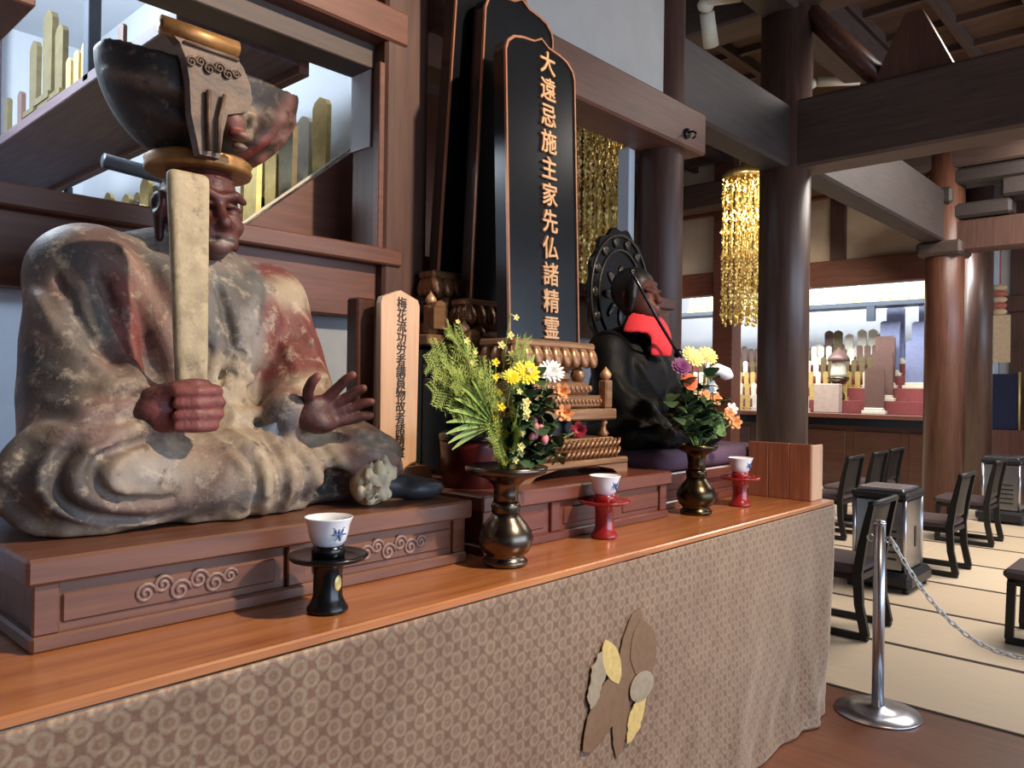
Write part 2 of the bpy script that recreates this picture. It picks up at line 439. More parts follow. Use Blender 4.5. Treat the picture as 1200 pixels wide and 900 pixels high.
        for a in cs:
            for ax in range(3):
                if a[ax]: continue
                b = list(a); b[ax] = 1; b = tuple(b); va, vb = val[a], val[b]; x = (va < 0) != (vb < 0)
                t = np.where(x, va/np.where(x, va-vb, 1), 0)
                for q in range(3): pos[:, q] += np.where(x, a[q]+(t if q == ax else 0), 0)
                num += x
        pos = (ci+pos/num[:, None])*res+s.lo
        faces = []
        for ax in range(3):
            u, v = (ax+1) % 3, (ax+2) % 3
            sl0 = [slice(None)]*3; sl1 = [slice(None)]*3; sl0[ax] = slice(0, -1); sl1[ax] = slice(1, None)
            A, B = I[tuple(sl0)], I[tuple(sl1)]; e = np.argwhere(A != B)
            e = e[(e[:, u] > 0) & (e[:, v] > 0) & (e[:, u] < n[u]-1) & (e[:, v] < n[v]-1)]
            fl = A[tuple(e.T)]
            q = []
            for du, dv in ((1, 1), (0, 1), (0, 0), (1, 0)):
                c = e.copy(); c[:, u] -= du; c[:, v] -= dv; q.append(ids[tuple(c.T)])
            q = np.stack(q, 1); q[~fl] = q[~fl][:, ::-1]; faces.append(q)
        faces = np.concatenate(faces)
        eq = np.concatenate([faces[:, [0, 1]], faces[:, [1, 2]], faces[:, [2, 3]], faces[:, [3, 0]]]); dg_ = np.bincount(eq.ravel(), minlength=len(pos)).clip(1)[:, None]
        for _ in range(3):
            ap = np.stack([np.bincount(eq[:, 0], pos[eq[:, 1], q], len(pos))+np.bincount(eq[:, 1], pos[eq[:, 0], q], len(pos)) for q in range(3)], 1)/dg_
            pos = .5*pos+.5*ap
        me = bpy.data.meshes.new(name); me.from_pydata((pos-np.array(off)).tolist(), [], faces.tolist())
        me.polygons.foreach_set('use_smooth', [True]*len(faces))
        wob = .5*np.sin(pos[:, 0:1]*61+pos[:, 2:3]*37+1)+.5*np.sin(pos[:, 1:2]*53-pos[:, 2:3]*71)+.35*np.sin(pos[:, 0:1]*143+pos[:, 1:2]*117-pos[:, 2:3]*129)
        pw = pos+.010*s.res/.0085*np.concatenate([wob, .6*np.sin(pos[:, 0:1]*67-pos[:, 2:3]*49)+.4*np.sin(pos[:, 1:2]*131+pos[:, 0:1]*97), np.sin(pos[:, 2:3]*83+pos[:, 0:1]*91)], 1)
        P = [pw[:, 0], pw[:, 1], pw[:, 2]]; best = np.full(len(pos), 9.0); cc = np.ones((len(pos), 4))
        for fn, bb, colr, op in s.pr:
            if colr is None: continue
            inb = np.all((pos > np.array(bb[0])-.05) & (pos < np.array(bb[1])+.05), axis=1); ix = np.nonzero(inb)[0]
            if not len(ix): continue
            d = fn([P[0][ix], P[1][ix], P[2][ix]])
            if op == 'paint':
                wv = .9*np.clip(.5-d/(3*s.res), 0, 1)[:, None]; cc[ix] = cc[ix]*(1-wv)+np.array(S(colr))*wv
            elif op == 'add':
                g = d < best[ix]; best[ix[g]] = d[g]; cc[ix[g]] = S(colr)
        eu = np.concatenate([faces[:, [0, 1]], faces[:, [1, 2]], faces[:, [2, 3]], faces[:, [3, 0]]]); deg = np.bincount(eu.ravel(), minlength=len(pos)).clip(1)[:, None]
        for _ in range(9):
            ac = np.zeros_like(cc)
            for q in range(4): ac[:, q] = np.bincount(eu[:, 0], cc[eu[:, 1], q], len(pos))+np.bincount(eu[:, 1], cc[eu[:, 0], q], len(pos))
            cc = .4*cc+.6*ac/deg
        at = me.color_attributes.new('paint', 'FLOAT_COLOR', 'POINT'); at.data.foreach_set('color', cc.astype(np.float32).ravel())
        me.materials.append(M[mat]); return me
    def build(s, name, mat, parent, **tags):
        b = base(parent); o = bpy.data.objects.new(name, s.mesh(name, mat, b)); col.objects.link(o); o.parent = parent; BASE[o.name] = b
        try: o.cycles.shadow_terminator_geometry_offset = .15; o.cycles.shadow_terminator_offset = .05
        except Exception: pass
        return tag(o, **tags)

# ------------------------------------------------------------------ the setting
def struct(name, mb, mat, label=None, parent=None):
    o = mb.build(name, mat, parent)
    if parent is None: o['kind'] = 'structure'
    if label: o['label'] = label
    return o
# floor: dark boards by the altar, tatami in the hall
fl = struct('floor', MB().box((-4, -6, -.06), (3.89, 2.6, 0)), 'wood_floor', 'polished dark brown wooden floor beside the altar')
fl2 = struct('floor_hall', MB().box((3.89, -6, -.08), (15, 9, -.012)), 'wood_cabinet', 'tatami floor of the hall')
mat_me = MB().box((.0, .0, -.012), (.884, 1.7785, .004), .004).mesh('tatami_mat', 'tatami')
bord_me = MB().box((0, 0, .002), (.016, 1.775, .0065)).mesh('mat_border', 'tatami_edge')
for i in range(9):
    for j in range(8):
        x, y = 3.895+.888*i, -5.08+1.78*j
        if x+.9 > 13: continue
        o = bpy.data.objects.new('tatami_mat', mat_me); col.objects.link(o); o.parent = fl2; o.location = (x, y, 0)
        for dx in (.0, .868):
            b = bpy.data.objects.new('mat_border', bord_me); col.objects.link(b); b.parent = o; b.location = (dx, 0, 0)
# ceiling of boards and battens
ce = struct('ceiling', MB().box((2.2, -6, 4.75), (15, 9, 4.82)), 'wood_ceiling', 'dark wooden coffered ceiling of the hall')
struct('ceiling_altar', MB().box((-4, -6, 4.75), (2.2, 2.6, 4.82)), 'wood_ceiling', 'dark wooden ceiling above the altar')
bx = MB().box((2.2, -.035, 4.66), (15, .035, 4.75)).mesh('batten', 'wood_beam_x'); by = MB().box((-.03, -6, 4.69), (.03, 7, 4.75)).mesh('batten', 'wood_beam_y')
for k in range(22):
    o = bpy.data.objects.new('ceiling_batten', bx); col.objects.link(o); o.parent = ce; o.location = (0, -5.7+.58*k, 0)
for k in range(20):
    o = bpy.data.objects.new('ceiling_batten', by); col.objects.link(o); o.parent = ce; o.location = (2.7+.62*k, 0, 0)
# the wall behind the altar: posts, rails, panels
wl = struct('wall_back', MB().box((-2.5, 2.47, 0), (1.83, 2.474, 1.72)).box((2.03, 2.47, 0), (3.92, 2.474, 1.72)), 'shoji_paper', 'white paper panels behind the altar')
struct('trim_1', MB().box((-2.5, 2.39, 1.70), (1.84, 2.52, 1.905), .006), 'wood_rail', 'wide brown rail under the left opening')
struct('trim_2', MB().box((-2.5, 2.33, 1.90), (1.90, 2.56, 1.962), .006), 'wood_rail', 'brown projecting sill of the left opening')
struct('trim_3', MB().box((-2.5, 2.42, 2.655), (1.84, 2.56, 2.76), .004), 'wood_beam_x', 'dark head rail of the left opening')
struct('trim_4', MB().box((-2.5, 2.335, 2.745), (1.92, 2.56, 2.875), .008), 'wood_rail', 'brown projecting beam above the left opening')
struct('trim_5', MB().box((-2.5, 2.40, 2.875), (1.84, 2.56, 3.12), .006), 'wood_rail', 'upper brown board above the left opening')
struct('trim_6', MB().box((2.03, 2.39, 1.70), (3.92, 2.52, 1.905), .006), 'wood_rail', 'brown rail behind the black tablets')
struct('trim_7', MB().box((2.03, 2.35, 1.90), (3.92, 2.56, 1.962), .006), 'wood_rail', 'brown sill behind the black tablets')
struct('trim_8', MB().box((2.03, 2.335, 2.85), (4.22, 2.60, 3.10), .012), 'wood_rail', 'pale brown beam below the white plaster panel')
struct('trim_9', MB().box((1.795, 2.35, 1.962), (1.82, 2.385, 2.66), .003), 'wood_rail', 'thin brown jamb of the left opening')
struct('trim_lit_side', MB().box((1.812, 2.43, 2.36), (1.82, 2.555, 2.66), .002), 'white_wall', 'white strip on the post side, room light put in as colour')  # white board stands for room light falling on the post's side
struct('wall_upper', MB().box((-2.5, 2.44, 3.12), (1.83, 2.50, 4.75)).box((2.03, 2.44, 3.10), (3.90, 2.50, 4.75)), 'plaster', 'grey plaster panel above the tablets')
struct('wall_light_block', MB().box((-1.5, -6, 0), (-1.4, 2.44, 4.75)), 'wood_cabinet', 'unseen dark wall added left of the altar to block light')  # unseen wall brought close to keep ambient light off the left side
# memorial room behind the left opening
struct('wall_memorial', MB().box((-2.5, 5.9, 0), (2.1, 6.0, 3.8)).box((-2.6, 2.5, 0), (-2.5, 6, 3.8)).box((1.95, 2.56, 0), (2.05, 6, 3.8)), 'white_wall', 'bright white walls of the memorial room')
struct('ceiling_memorial', MB().box((-2.6, 2.5, 3.75), (2.1, 6, 3.85)), 'white_wall', 'white ceiling of the memorial room')
struct('floor_memorial', MB().box((-2.6, 2.5, -.06), (2.1, 6, 0)), 'wood_floor', 'floor of the memorial room')
struct('trim_11', MB().box((.62, 2.58, 2.54), (.72, 5.9, 2.66), .005), 'wood_rail', 'brown beam in the top left corner')
# posts and pillars
struct('trim_16', MB().box((3.80, 2.60, 1.962), (3.86, 2.68, 2.86), .004), 'white_wall', 'white strip beside the brown pillar')
def post(label, x0, x1, y0, y1, z1, mat):
    o = MB().box((x0, y0, 0), (x1, y1, z1), .012).build('pillar', mat); return tag(o, label, None, None, 'structure')
post('square brown post between the left opening and the black tablets', 1.82, 2.035, 2.345, 2.56, 4.75, 'wood_post')
def rpillar(label, x, y, r, mat, z1=4.75):
    o = thing('pillar', label, None, (x, y, 0), None, 'structure')
    MB().lathe([(r, .04), (r, z1)], (x, y, 0), 40).build('shaft', mat, o)
    MB().lathe([(r*1.25, 0), (r*1.25, .03), (r*1.1, .05)], (x, y, 0), 32).build('foot_stone', 'stone_box', o)
    return o
rpillar('round brown pillar right behind the dark seated statue', 4.01, 2.52, .135, 'wood_post')
rpillar('tall dark round pillar behind the wooden box', 5.72, 2.50, .185, 'wood_pillar')
rpillar('reddish round pillar in the hall by the far altar', 9.85, 2.42, .20, 'wood_pillar_red')
rpillar('dark round pillar right of the reddish pillar', 11.7, 2.47, .17, 'wood_pillar')
# beams
def beam(label, a, b, mat, bev=.02): 
    o = MB().box(a, b, bev).build('beam', mat); return tag(o, label, None, None, 'structure')
beam('dark beam running from the brown pillar to the dark pillar', (4.0, 2.40, 3.09), (5.75, 2.62, 3.55), 'wood_beam_dark')
beam('dark beam running from the dark pillar to the reddish pillar', (5.75, 2.38, 3.14), (10.0, 2.62, 3.72), 'wood_beam_dark')
beam('massive dark crossbeam running out of frame at right', (5.60, -6, 3.08), (5.90, 2.5, 3.585), 'wood_beam_y')
beam('upper dark crossbeam under the ceiling', (5.58, -6, 4.30), (5.92, 4.5, 4.66), 'wood_beam_y')
beam('brown crossbeam on the reddish pillar at the right edge', (9.72, -6, 3.02), (9.98, 2.42, 3.36), 'wood_post')
beam('upper dark crossbeam over the reddish pillar', (9.68, -6, 3.95), (10.0, 6.5, 4.3), 'wood_beam_y')
beam('long dark beam high above the pillar row', (4.0, 2.36, 4.25), (13.5, 2.64, 4.6), 'wood_beam_x')
o = MB().prism([(1.86, 3.585), (1.35, 3.585), (1.55, 4.02), (1.66, 4.02)], 5.68, 5.82, 0).build('strut', 'wood_pillar_red'); tag(o, 'triangular pale brown strut standing on the massive crossbeam', None, None, 'structure')
o = MB(); o.tube([(5.75, 2.45, 4.40), (5.75, 1.80, 3.60)], .075, 4); o = o.build('brace', 'wood_pillar_red'); tag(o, 'slanting brown brace above the massive crossbeam', None, None, 'structure')
# bracket block on the reddish pillar
o = MB().box((9.6, 2.2, 2.98), (10.1, 2.66, 3.14), .03).build('bracket_block', 'wood_beam_x'); tag(o, 'dark bracket block on top of the reddish pillar', None, None, 'structure')
for k, (a, b) in enumerate((((9.70, 1.75, 3.38), (10.0, 2.55, 3.55)), ((9.62, 2.30, 3.55), (10.08, 2.56, 3.74)), ((9.68, 1.55, 3.56), (10.02, 1.85, 3.76)), ((9.70, 1.45, 3.76), (10.0, 2.6, 3.94)))):
    o = MB().box(a, b, .03).build('bracket_arm', 'wood_beam_dark'); tag(o, ['lower bracket arm beside the reddish pillar top', 'square bearing block over the reddish pillar', 'outer bearing block on the bracket arm', 'upper bracket arm under the crossbeam'][k], None, None, 'structure')
# cross wall in front of the far altar alcove (faces -X)
struct('trim_12', MB().box((10.30, 2.5, 2.82), (10.50, 6.6, 3.15), .01), 'wood_lintel', 'wide brown lintel over the far altar')
struct('trim_13', MB().box((10.30, 2.5, 3.98), (10.50, 6.6, 4.28), .01), 'wood_lintel', 'upper brown lintel over the cream panels')
struct('wall_far', MB().box((10.38, 2.5, 3.12), (10.46, 6.6, 4.75)), 'panel_cream', 'cream plaster panels over the far altar')
struct('trim_14', MB().box((10.33, 3.70, 3.12), (10.47, 3.90, 4.0), .008), 'wood_post', 'short dark post between cream panels')
struct('trim_15', MB().box((10.25, 5.22, 0), (10.52, 5.54, 4.75), .012), 'wood_lintel', 'brown post right behind the golden ornament')
# sanctuary and alcove walls
struct('wall_sanctuary', MB().box((2.05, 6.5, 0), (10.4, 6.6, 4.75)).box((10.4, 8.6, 0), (14, 8.7, 4.75)), 'wood_cabinet', 'dark wooden wall at the back of the sanctuary')
struct('wall_alcove', MB().box((13.9, 2.5, 0), (14.0, 8.6, 4.0)).box((11.9, 2.52, 0), (13.9, 2.58, 4)), 'white_wall', 'brightly lit white wall of the far alcove')
struct('ceiling_alcove', MB().box((11.2, 2.5, 3.6), (14, 8.6, 3.7)), 'white_wall', 'white ceiling of the far alcove')
# right end of the hall
we = struct('wall_right', MB().box((13.2, -6, 0), (13.3, 2.5, 4.75)), 'plaster', 'plaster end wall of the hall')
for k in range(8):
    MB().box((13.14, -5.0+k*.95+.5, 0), (13.22, -5.0+k*.95+.72, 4.75), .006).build('stud', 'wood_post', we)
MB().box((13.1, -6, 0), (13.25, 2.5, 1.0), .006).build('wainscot', 'wood_pillar_red', we)
MB().box((13.08, -6, 2.62), (13.25, 2.5, 2.85), .006).build('rail', 'wood_post', we)

# ------------------------------------------------------------------ altar table, cloth and plinths
TZ = .95
tb = thing('altar_table', 'long orange-brown wooden altar table along the wall', 'table', (1.4, 1.85, 0))
MB().box((-1.2, 1.335, TZ-.022), (3.63, 2.385, TZ), .004).build('table_top', 'wood_table', tb)
for x in (-1.1, 1.2, 3.45):
    for y in (1.42, 2.28): MB().box((x, y, 0), (x+.09, y+.09, TZ-.022), .004).build('leg', 'wood_table', tb)
# brocade frontal
def cloth_y(x, t):
    fo = t**1.3
    return 1.328-.012*fo*math.sin(x*5.3+.6)-.008*fo*math.sin(x*11.7+t*2)-.004*math.sin(x*23+t*3)*fo
def cloth():
    nx, nz = 260, 60; vs = []; fs = []
    x0, x1 = -1.2, 3.62
    for j in range(nz+1):
        t = j/nz
        for i in range(nx+1):
            u = i/nx; x = x0+(x1-x0)*u; z = (TZ-.021)*(1-t)
            e = max(0, (u-.86)/.14); fo = t**1.3
            y = cloth_y(x, t)
            y -= .035*e*fo*math.sin(e*8+t*2.5)+.010*e*fo*math.sin(e*19-t*5)+.005*fo*math.sin(x*31+t*9)*math.sin(t*13+x*6); x -= .085*e*e*fo
            if t > .93: y -= .012*(t-.93)/.07
            vs.append((x, y, max(z, .004+.012*e*fo*abs(math.sin(x*17)))))
    n = nx+1
    for j in range(nz):
        for i in range(nx): fs.append((j*n+i, j*n+i+1, (j+1)*n+i+1, (j+1)*n+i))
    # return flap round the right end
    mb = MB().add(vs, fs, True)
    k0 = [j*n+nx for j in range(nz+1)]; vs2 = [vs[i] for i in k0]; m_ = len(vs2)
    for q in range(1, 7):
        for (x, y, z) in vs2[:m_]:
            t = 1-z/TZ; mb.v.append((x-.004*q*t+.012*math.sin(q*1.3)*t, y+.16*q, z))
    b0 = len(vs); 
    for q in range(6):
        A = k0 if q == 0 else [b0+(q-1)*m_+j for j in range(m_)]; B = [b0+q*m_+j for j in range(m_)]
        for j in range(m_-1): mb.f.append((A[j], B[j], B[j+1], A[j+1])); mb.sm.append(True)
    return mb
cl = solo('altar_cloth', cloth(), 'brocade', 'brown brocade altar cloth with round medallions hanging from the table', 'cloth', (1.4, 1.33, 0))
mod = cl.modifiers.new('thickness', 'SOLIDIFY'); mod.thickness = .004
def leaf_poly(cx, cz, L, W, ang, jag=0, n=14):
    pts = []
    for s_ in (1, -1):
        for i in range(n):
            t = i/n if s_ == 1 else 1-i/n
            w_ = W*math.sin(PI*min(1, t*.92+.04))**.8*(1+(jag*(random.random()-.5) if jag else 0))
            a, b = (t-.5)*L, s_*w_/2; pts.append((cx+a*math.cos(ang)-b*math.sin(ang), cz+a*math.sin(ang)+b*math.cos(ang)))
    return pts
def applique(name, poly, mat, layer, label):
    mb = MB().prism(poly, 0, .0022, 1); mb.v = [(x, cloth_y(x, 1-z/(TZ-.021))-.0065-.0022*layer+y, z) for x, y, z in mb.v]
    o = mb.build(name, mat, cl); o['label'] = label
applique('crest_leaf', leaf_poly(1.985, .655, .26, .13, 1.35, .1), 'crest_brown', 0, 'brown upper leaf of the crest')
applique('crest_leaf', leaf_poly(2.045, .645, .2, .14, 1.9, .1), 'crest_brown', 1, 'dark brown right leaf of the crest')
applique('crest_leaf', leaf_poly(1.845, .515, .26, .14, .75, .15), 'crest_brown', 1, 'brown lower left leaf of the crest')
applique('crest_leaf', leaf_poly(1.935, .47, .24, .085, 1.5, .15), 'crest_brown', 0, 'brown stem leaf of the crest')
applique('crest_leaf', leaf_poly(1.875, .652, .165, .075, -1.02), 'crest_gold', 2, 'golden oval leaf of the crest')
applique('crest_leaf', leaf_poly(2.015, .452, .17, .075, 1.05, .35), 'crest_gold', 2, 'ragged golden leaf of the crest')
applique('crest_leaf', leaf_poly(1.80, .62, .16, .075, 1.3, .55), 'crest_silver', 2, 'ragged silver leaf of the crest')
applique('crest_blossom', [(2.034+.063*math.cos(a*PI/12), .538+.045*math.sin(a*PI/12)) for a in range(24)], 'crest_silver', 3, 'round silver blossom of the crest')
# plinths
def cloud_scroll(mb, cx, cz, y, s):
    for k, (dx, dz, r) in enumerate(((-.09, 0, .022), (-.055, .012, .02), (-.02, -.006, .024), (.02, .01, .022), (.055, -.004, .024), (.09, .006, .018))):
        pts = [(cx+s*(dx+r*(1-q/22)*math.cos(q*.55)), y, cz+s*(dz+r*(1-q/22)*math.sin(q*.55))) for q in range(20)]
        mb.tube(pts, .0045*s, 6)
def plinth(label, x0, x1, y0, y1, h, mat, npan, scroll=True):
    o = thing('statue_plinth', label, 'plinth', ((x0+x1)/2, (y0+y1)/2, TZ)); z1 = TZ+h
    MB().box((x0-.015, y0-.015, z1-.05), (x1+.015, y1, z1), .006).build('top_board', mat, o)
    MB().box((x0+.012, y0+.012, TZ+.03), (x1-.012, y1-.02, z1-.05)).build('body', mat, o)
    MB().box((x0-.004, y0-.006, TZ), (x1+.004, y1, TZ+.03), .005).build('base_rail', mat, o)
    W = (x1-x0)/npan
    for i in range(npan+1):
        xa = x0+W*i-(.0 if i == 0 else (.045 if i == npan else .022)); MB().box((xa, y0-.0, TZ+.03), (xa+.045, y0+.014, z1-.05), .003).build('stile', mat, o)
    for i in range(npan):
        a, b = x0+W*i+.05, x0+W*(i+1)-.05
        pn = MB().box((a, y0+.006, TZ+.045), (b, y0+.02, z1-.075), .004).build('panel', mat, o)
        if scroll:
            mb = MB(); cloud_scroll(mb, (a+b)/2+.02, (TZ+.03+z1-.06)/2, y0+.006, 1.0); mb.build('cloud_carving', 'wood_gilt_dull', pn)
    return o
wood('wood_gilt_dull', '#7c625a', '#93776e', 0, .4, 4, .1)
plinth('long brown wooden plinth under the large painted statue', .456, 1.545, 1.60, 2.33, .175, 'wood_plinth', 2)
plinth('reddish wooden plinth under the black memorial tablets', 1.63, 2.645, 1.615, 2.33, .178, 'wood_plinth_red', 3, False)
plinth('dark reddish plinth under the dark seated statue', 2.76, 3.55, 1.72, 2.33, .15, 'wood_plinth_red', 2, False)
# wooden box at the end of the table
bo = thing('wooden_box', 'plain upright wooden box at the right end of the table', 'box', (3.55, 1.55, TZ))
for k in range(3): MB().box((3.49, 1.39+.1*k, TZ), (3.52, 1.489+.1*k, TZ+.255), .003).build('side_board', 'wood_block', bo)
MB().box((3.50, 1.386, TZ), (3.64-.02, 1.40, TZ+.252), .003).build('front_board', 'wood_pale', bo)
MB().box((3.52, 1.40, TZ), (3.625, 1.69, TZ+.248), .003).build('body', 'wood_block', bo)

# ------------------------------------------------------------------ large painted statue
PZ = TZ+.175
st = thing('seated_statue', 'large seated painted wooden statue with a tall crown, flaking robe', 'statue', (.93, 1.98, PZ))
TA, PU, RD, CR, GY, DK, PK, BE = '#7d7269', '#6b5751', '#713a35', '#a5967e', '#64625f', '#3b3a3a', '#846a60', '#90816f'
B = Sculpt((.36, 1.55, PZ-.02), (1.66, 2.36, 1.88), .0085)
B.ell((.95, 2.0, PZ+.08), (.47, .32, .12), TA, .03)
B.tube([(.90, 2.06, 1.30), (.66, 1.86, 1.255)], [.17, .15], TA, .05)
B.ell((.635, 1.83, 1.245), (.185, .155, .115), TA, .05)
B.tube([(1.0, 2.05, 1.29), (1.28, 1.86, 1.25)], [.17, .115], BE, .05)
B.ell((1.31, 1.80, 1.235), (.125, .125, .10), PK, .05)
B.ell((.95, 1.82, 1.235), (.22, .13, .10), BE, .05)
B.tube([(.93, 2.1, 1.25), (.93, 2.1, 1.5), (.93, 2.09, 1.66)], [.25, .23, .20], TA, .06)
B.ell((.93, 2.0, 1.60), (.21, .15, .17), GY, .05)
B.tube([(.70, 2.08, 1.70), (.93, 2.12, 1.73), (1.16, 2.08, 1.68)], [.11, .12, .10], TA, .05)
B.ell((.69, 2.05, 1.70), (.12, .13, .115), TA, .05)
B.tube([(.69, 2.04, 1.69), (.645, 1.97, 1.53), (.63, 1.91, 1.41)], [.125, .118, .12], PU, .05)
B.tube([(.63, 1.90, 1.41), (.68, 1.81, 1.395), (.725, 1.765, 1.39)], [.105, .08, .058], PK, .04)
B.ell((.62, 1.85, 1.36), (.115, .11, .075), PK, .04)
B.ell((.672, 1.785, 1.395), (.05, .05, .075), BE, .03)
B.ell((1.16, 2.05, 1.67), (.115, .12, .105), BE, .05)
B.tube([(1.16, 2.04, 1.67), (1.19, 1.97, 1.53), (1.175, 1.89, 1.43)], [.112, .10, .095], RD, .04)
B.tube([(1.175, 1.90, 1.42), (1.12, 1.82, 1.385), (1.085, 1.79, 1.375)], [.09, .07, .062], PK, .03)
B.ell((1.15, 1.88, 1.345), (.10, .09, .06), BE, .04)
B.tube([(.93, 2.06, 1.70), (.93, 2.03, 1.80)], [.085, .07], '#4a302c', .03)
# hollow of the neckline and the collar bands
B.fold([(.80, 1.745), (.85, 1.66), (.915, 1.55), (.95, 1.47)], .030, GY, .03)
B.fold([(1.07, 1.745), (1.03, 1.66), (.98, 1.56), (.95, 1.47)], .030, GY, .03)
B.fold([(.72, 1.76), (.77, 1.64), (.83, 1.52), (.86, 1.42)], .026, PK, .03)
B.fold([(1.12, 1.72), (1.09, 1.6), (1.05, 1.5)], .022, BE, .03)
B.box((.955, B.front(.955, 1.45)+.012, 1.435), (.062, .03, .105), CR, .02, .02, R=Ry(.06))
B.box((.985, B.front(.98, 1.34)+.006, 1.345), (.05, .03, .04), CR, .02, .03)
# swirling folds over the left knee
for xz, r, c in (
    ([(.60, 1.365), (.50, 1.325), (.455, 1.24), (.50, 1.165), (.60, 1.14), (.73, 1.128)], .026, BE),
    ([(.66, 1.35), (.545, 1.315), (.505, 1.245), (.555, 1.185), (.68, 1.155), (.80, 1.165), (.90, 1.235), (.93, 1.31)], .018, TA),
    ([(.82, 1.335), (.66, 1.328), (.575, 1.285), (.56, 1.235), (.62, 1.195), (.73, 1.18), (.84, 1.21), (.89, 1.28)], .016, PU),
    ([(.80, 1.31), (.70, 1.305), (.63, 1.275), (.62, 1.235), (.69, 1.21), (.79, 1.225)], .013, BE),
    ([(.76, 1.285), (.70, 1.275), (.68, 1.25), (.74, 1.24)], .010, GY),
    ([(.87, 1.34), (.905, 1.26), (.925, 1.18), (.90, 1.125)], .014, BE),
    ([(.93, 1.34), (.965, 1.25), (.965, 1.18), (.99, 1.13)], .016, CR),
    ([(1.02, 1.33), (1.05, 1.25), (1.03, 1.17), (1.06, 1.13)], .014, BE),
    ([(1.07, 1.33), (1.12, 1.25), (1.13, 1.18)], .015, BE),
    ([(1.16, 1.33), (1.20, 1.27), (1.21, 1.20)], .016, CR),
    ([(.80, 1.142), (.87, 1.13), (.94, 1.15)], .022, CR),
    ([(1.0, 1.135), (1.06, 1.13), (1.12, 1.145)], .020, CR),
    ([(1.25, 1.32), (1.33, 1.31), (1.41, 1.26)], .016, PK),
    ([(1.23, 1.27), (1.33, 1.255), (1.42, 1.20)], .018, PK),
    ([(.555, 1.66), (.58, 1.55), (.64, 1.46)], .016, TA),
    ([(.62, 1.72), (.655, 1.60), (.69, 1.50), (.70, 1.45)], .018, PU),
    ([(.69, 1.70), (.725, 1.60), (.735, 1.50), (.73, 1.45)], .020, RD),
    ([(.54, 1.475), (.61, 1.44), (.68, 1.445), (.73, 1.455)], .014, BE),
    ([(.53, 1.41), (.60, 1.385), (.67, 1.40), (.72, 1.425)], .016, PK),
    ([(.52, 1.36), (.59, 1.335), (.67, 1.345), (.715, 1.375), (.72, 1.40)], .018, CR),
    ([(.50, 1.33), (.58, 1.31), (.66, 1.325)], .012, TA),
    ([(1.10, 1.67), (1.13, 1.57), (1.135, 1.47)], .014, RD),
    ([(1.18, 1.66), (1.205, 1.56), (1.20, 1.47), (1.17, 1.41)], .014, RD),
    ([(1.10, 1.44), (1.16, 1.46), (1.22, 1.47)], .013, CR),
    ([(1.07, 1.39), (1.13, 1.40), (1.20, 1.43), (1.24, 1.46)], .012, BE)):
    B.fold(xz, r, c, .009, .12)
for xz in ([(.58, 1.34), (.53, 1.28), (.53, 1.22), (.60, 1.17), (.74, 1.15)], [(.74, 1.33), (.61, 1.30), (.585, 1.25), (.64, 1.205), (.76, 1.195)],
           [(.89, 1.33), (.935, 1.24), (.945, 1.15)], [(1.0, 1.33), (1.015, 1.22), (1.02, 1.14)], [(.59, 1.69), (.62, 1.57), (.67, 1.48)], [(1.04, 1.33), (1.09, 1.23), (1.09, 1.15)],
           [(.93, 1.70), (.95, 1.60), (.955, 1.52)], [(.66, 1.71), (.70, 1.58), (.715, 1.47)]):
    B.fold(xz, .012, None, .008, .1, 'sub')
# broken foot and the cavity beside it
rs_ = random.Random(4)
YC = B.front(1.185, 1.18)
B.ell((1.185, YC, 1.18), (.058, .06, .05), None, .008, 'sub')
# crumbling sash
for a in range(60):
    x_, z_ = .955+rs_.uniform(-.06, .065), rs_.uniform(1.33, 1.54); y_ = B.front(x_, z_)
    if y_: g = rs_.uniform(.006, .014); B.ell((x_, y_+.004, z_), (g*1.3, .008, g*1.5), CR if rs_.random() < .7 else BE, .005, 'add' if rs_.random() < .65 else 'sub')
B.box((1, 2, PZ-.098), (1, 1, .1), None, .001, .001, 'sub')
# old paint; near-black colour darkens the inside of the foot cavity
for c, r, h in (((1.13, 1.93, 1.58), (.085, .12, .10), RD), ((1.19, 1.95, 1.70), (.09, .15, .05), CR), ((.72, 1.86, 1.56), (.035, .1, .13), RD),
                ((.63, 1.86, 1.60), (.045, .1, .09), GY), ((.555, 1.9, 1.42), (.05, .2, .12), DK), ((.97, 1.9, 1.62), (.05, .1, .09), '#4d4844'), ((1.02, 1.9, 1.56), (.045, .1, .10), '#8d8884'),
                ((.70, 1.66, 1.255), (.085, .08, .035), '#9a958e'), ((.55, 1.72, 1.25), (.06, .12, .09), '#56504c'), ((.47, 1.72, 1.24), (.05, .15, .12), '#4a4747'),
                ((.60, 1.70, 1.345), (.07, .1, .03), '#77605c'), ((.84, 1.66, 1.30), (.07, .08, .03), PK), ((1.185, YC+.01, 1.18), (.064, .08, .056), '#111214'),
                ((1.30, 1.72, 1.29), (.07, .1, .03), '#8c857c'), ((1.38, 1.70, 1.19), (.06, .1, .05), '#7d5c54'), ((.93, 1.66, 1.185), (.02, .06, .012), '#5d7f9a'),
                ((1.05, 1.75, 1.36), (.035, .06, .045), '#6d7078'), ((.58, 1.95, 1.74), (.06, .2, .06), '#565352'), ((.80, 1.95, 1.64), (.05, .2, .07), '#7f6259')):
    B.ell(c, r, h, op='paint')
B.build('robe', 'statue_paint', st)
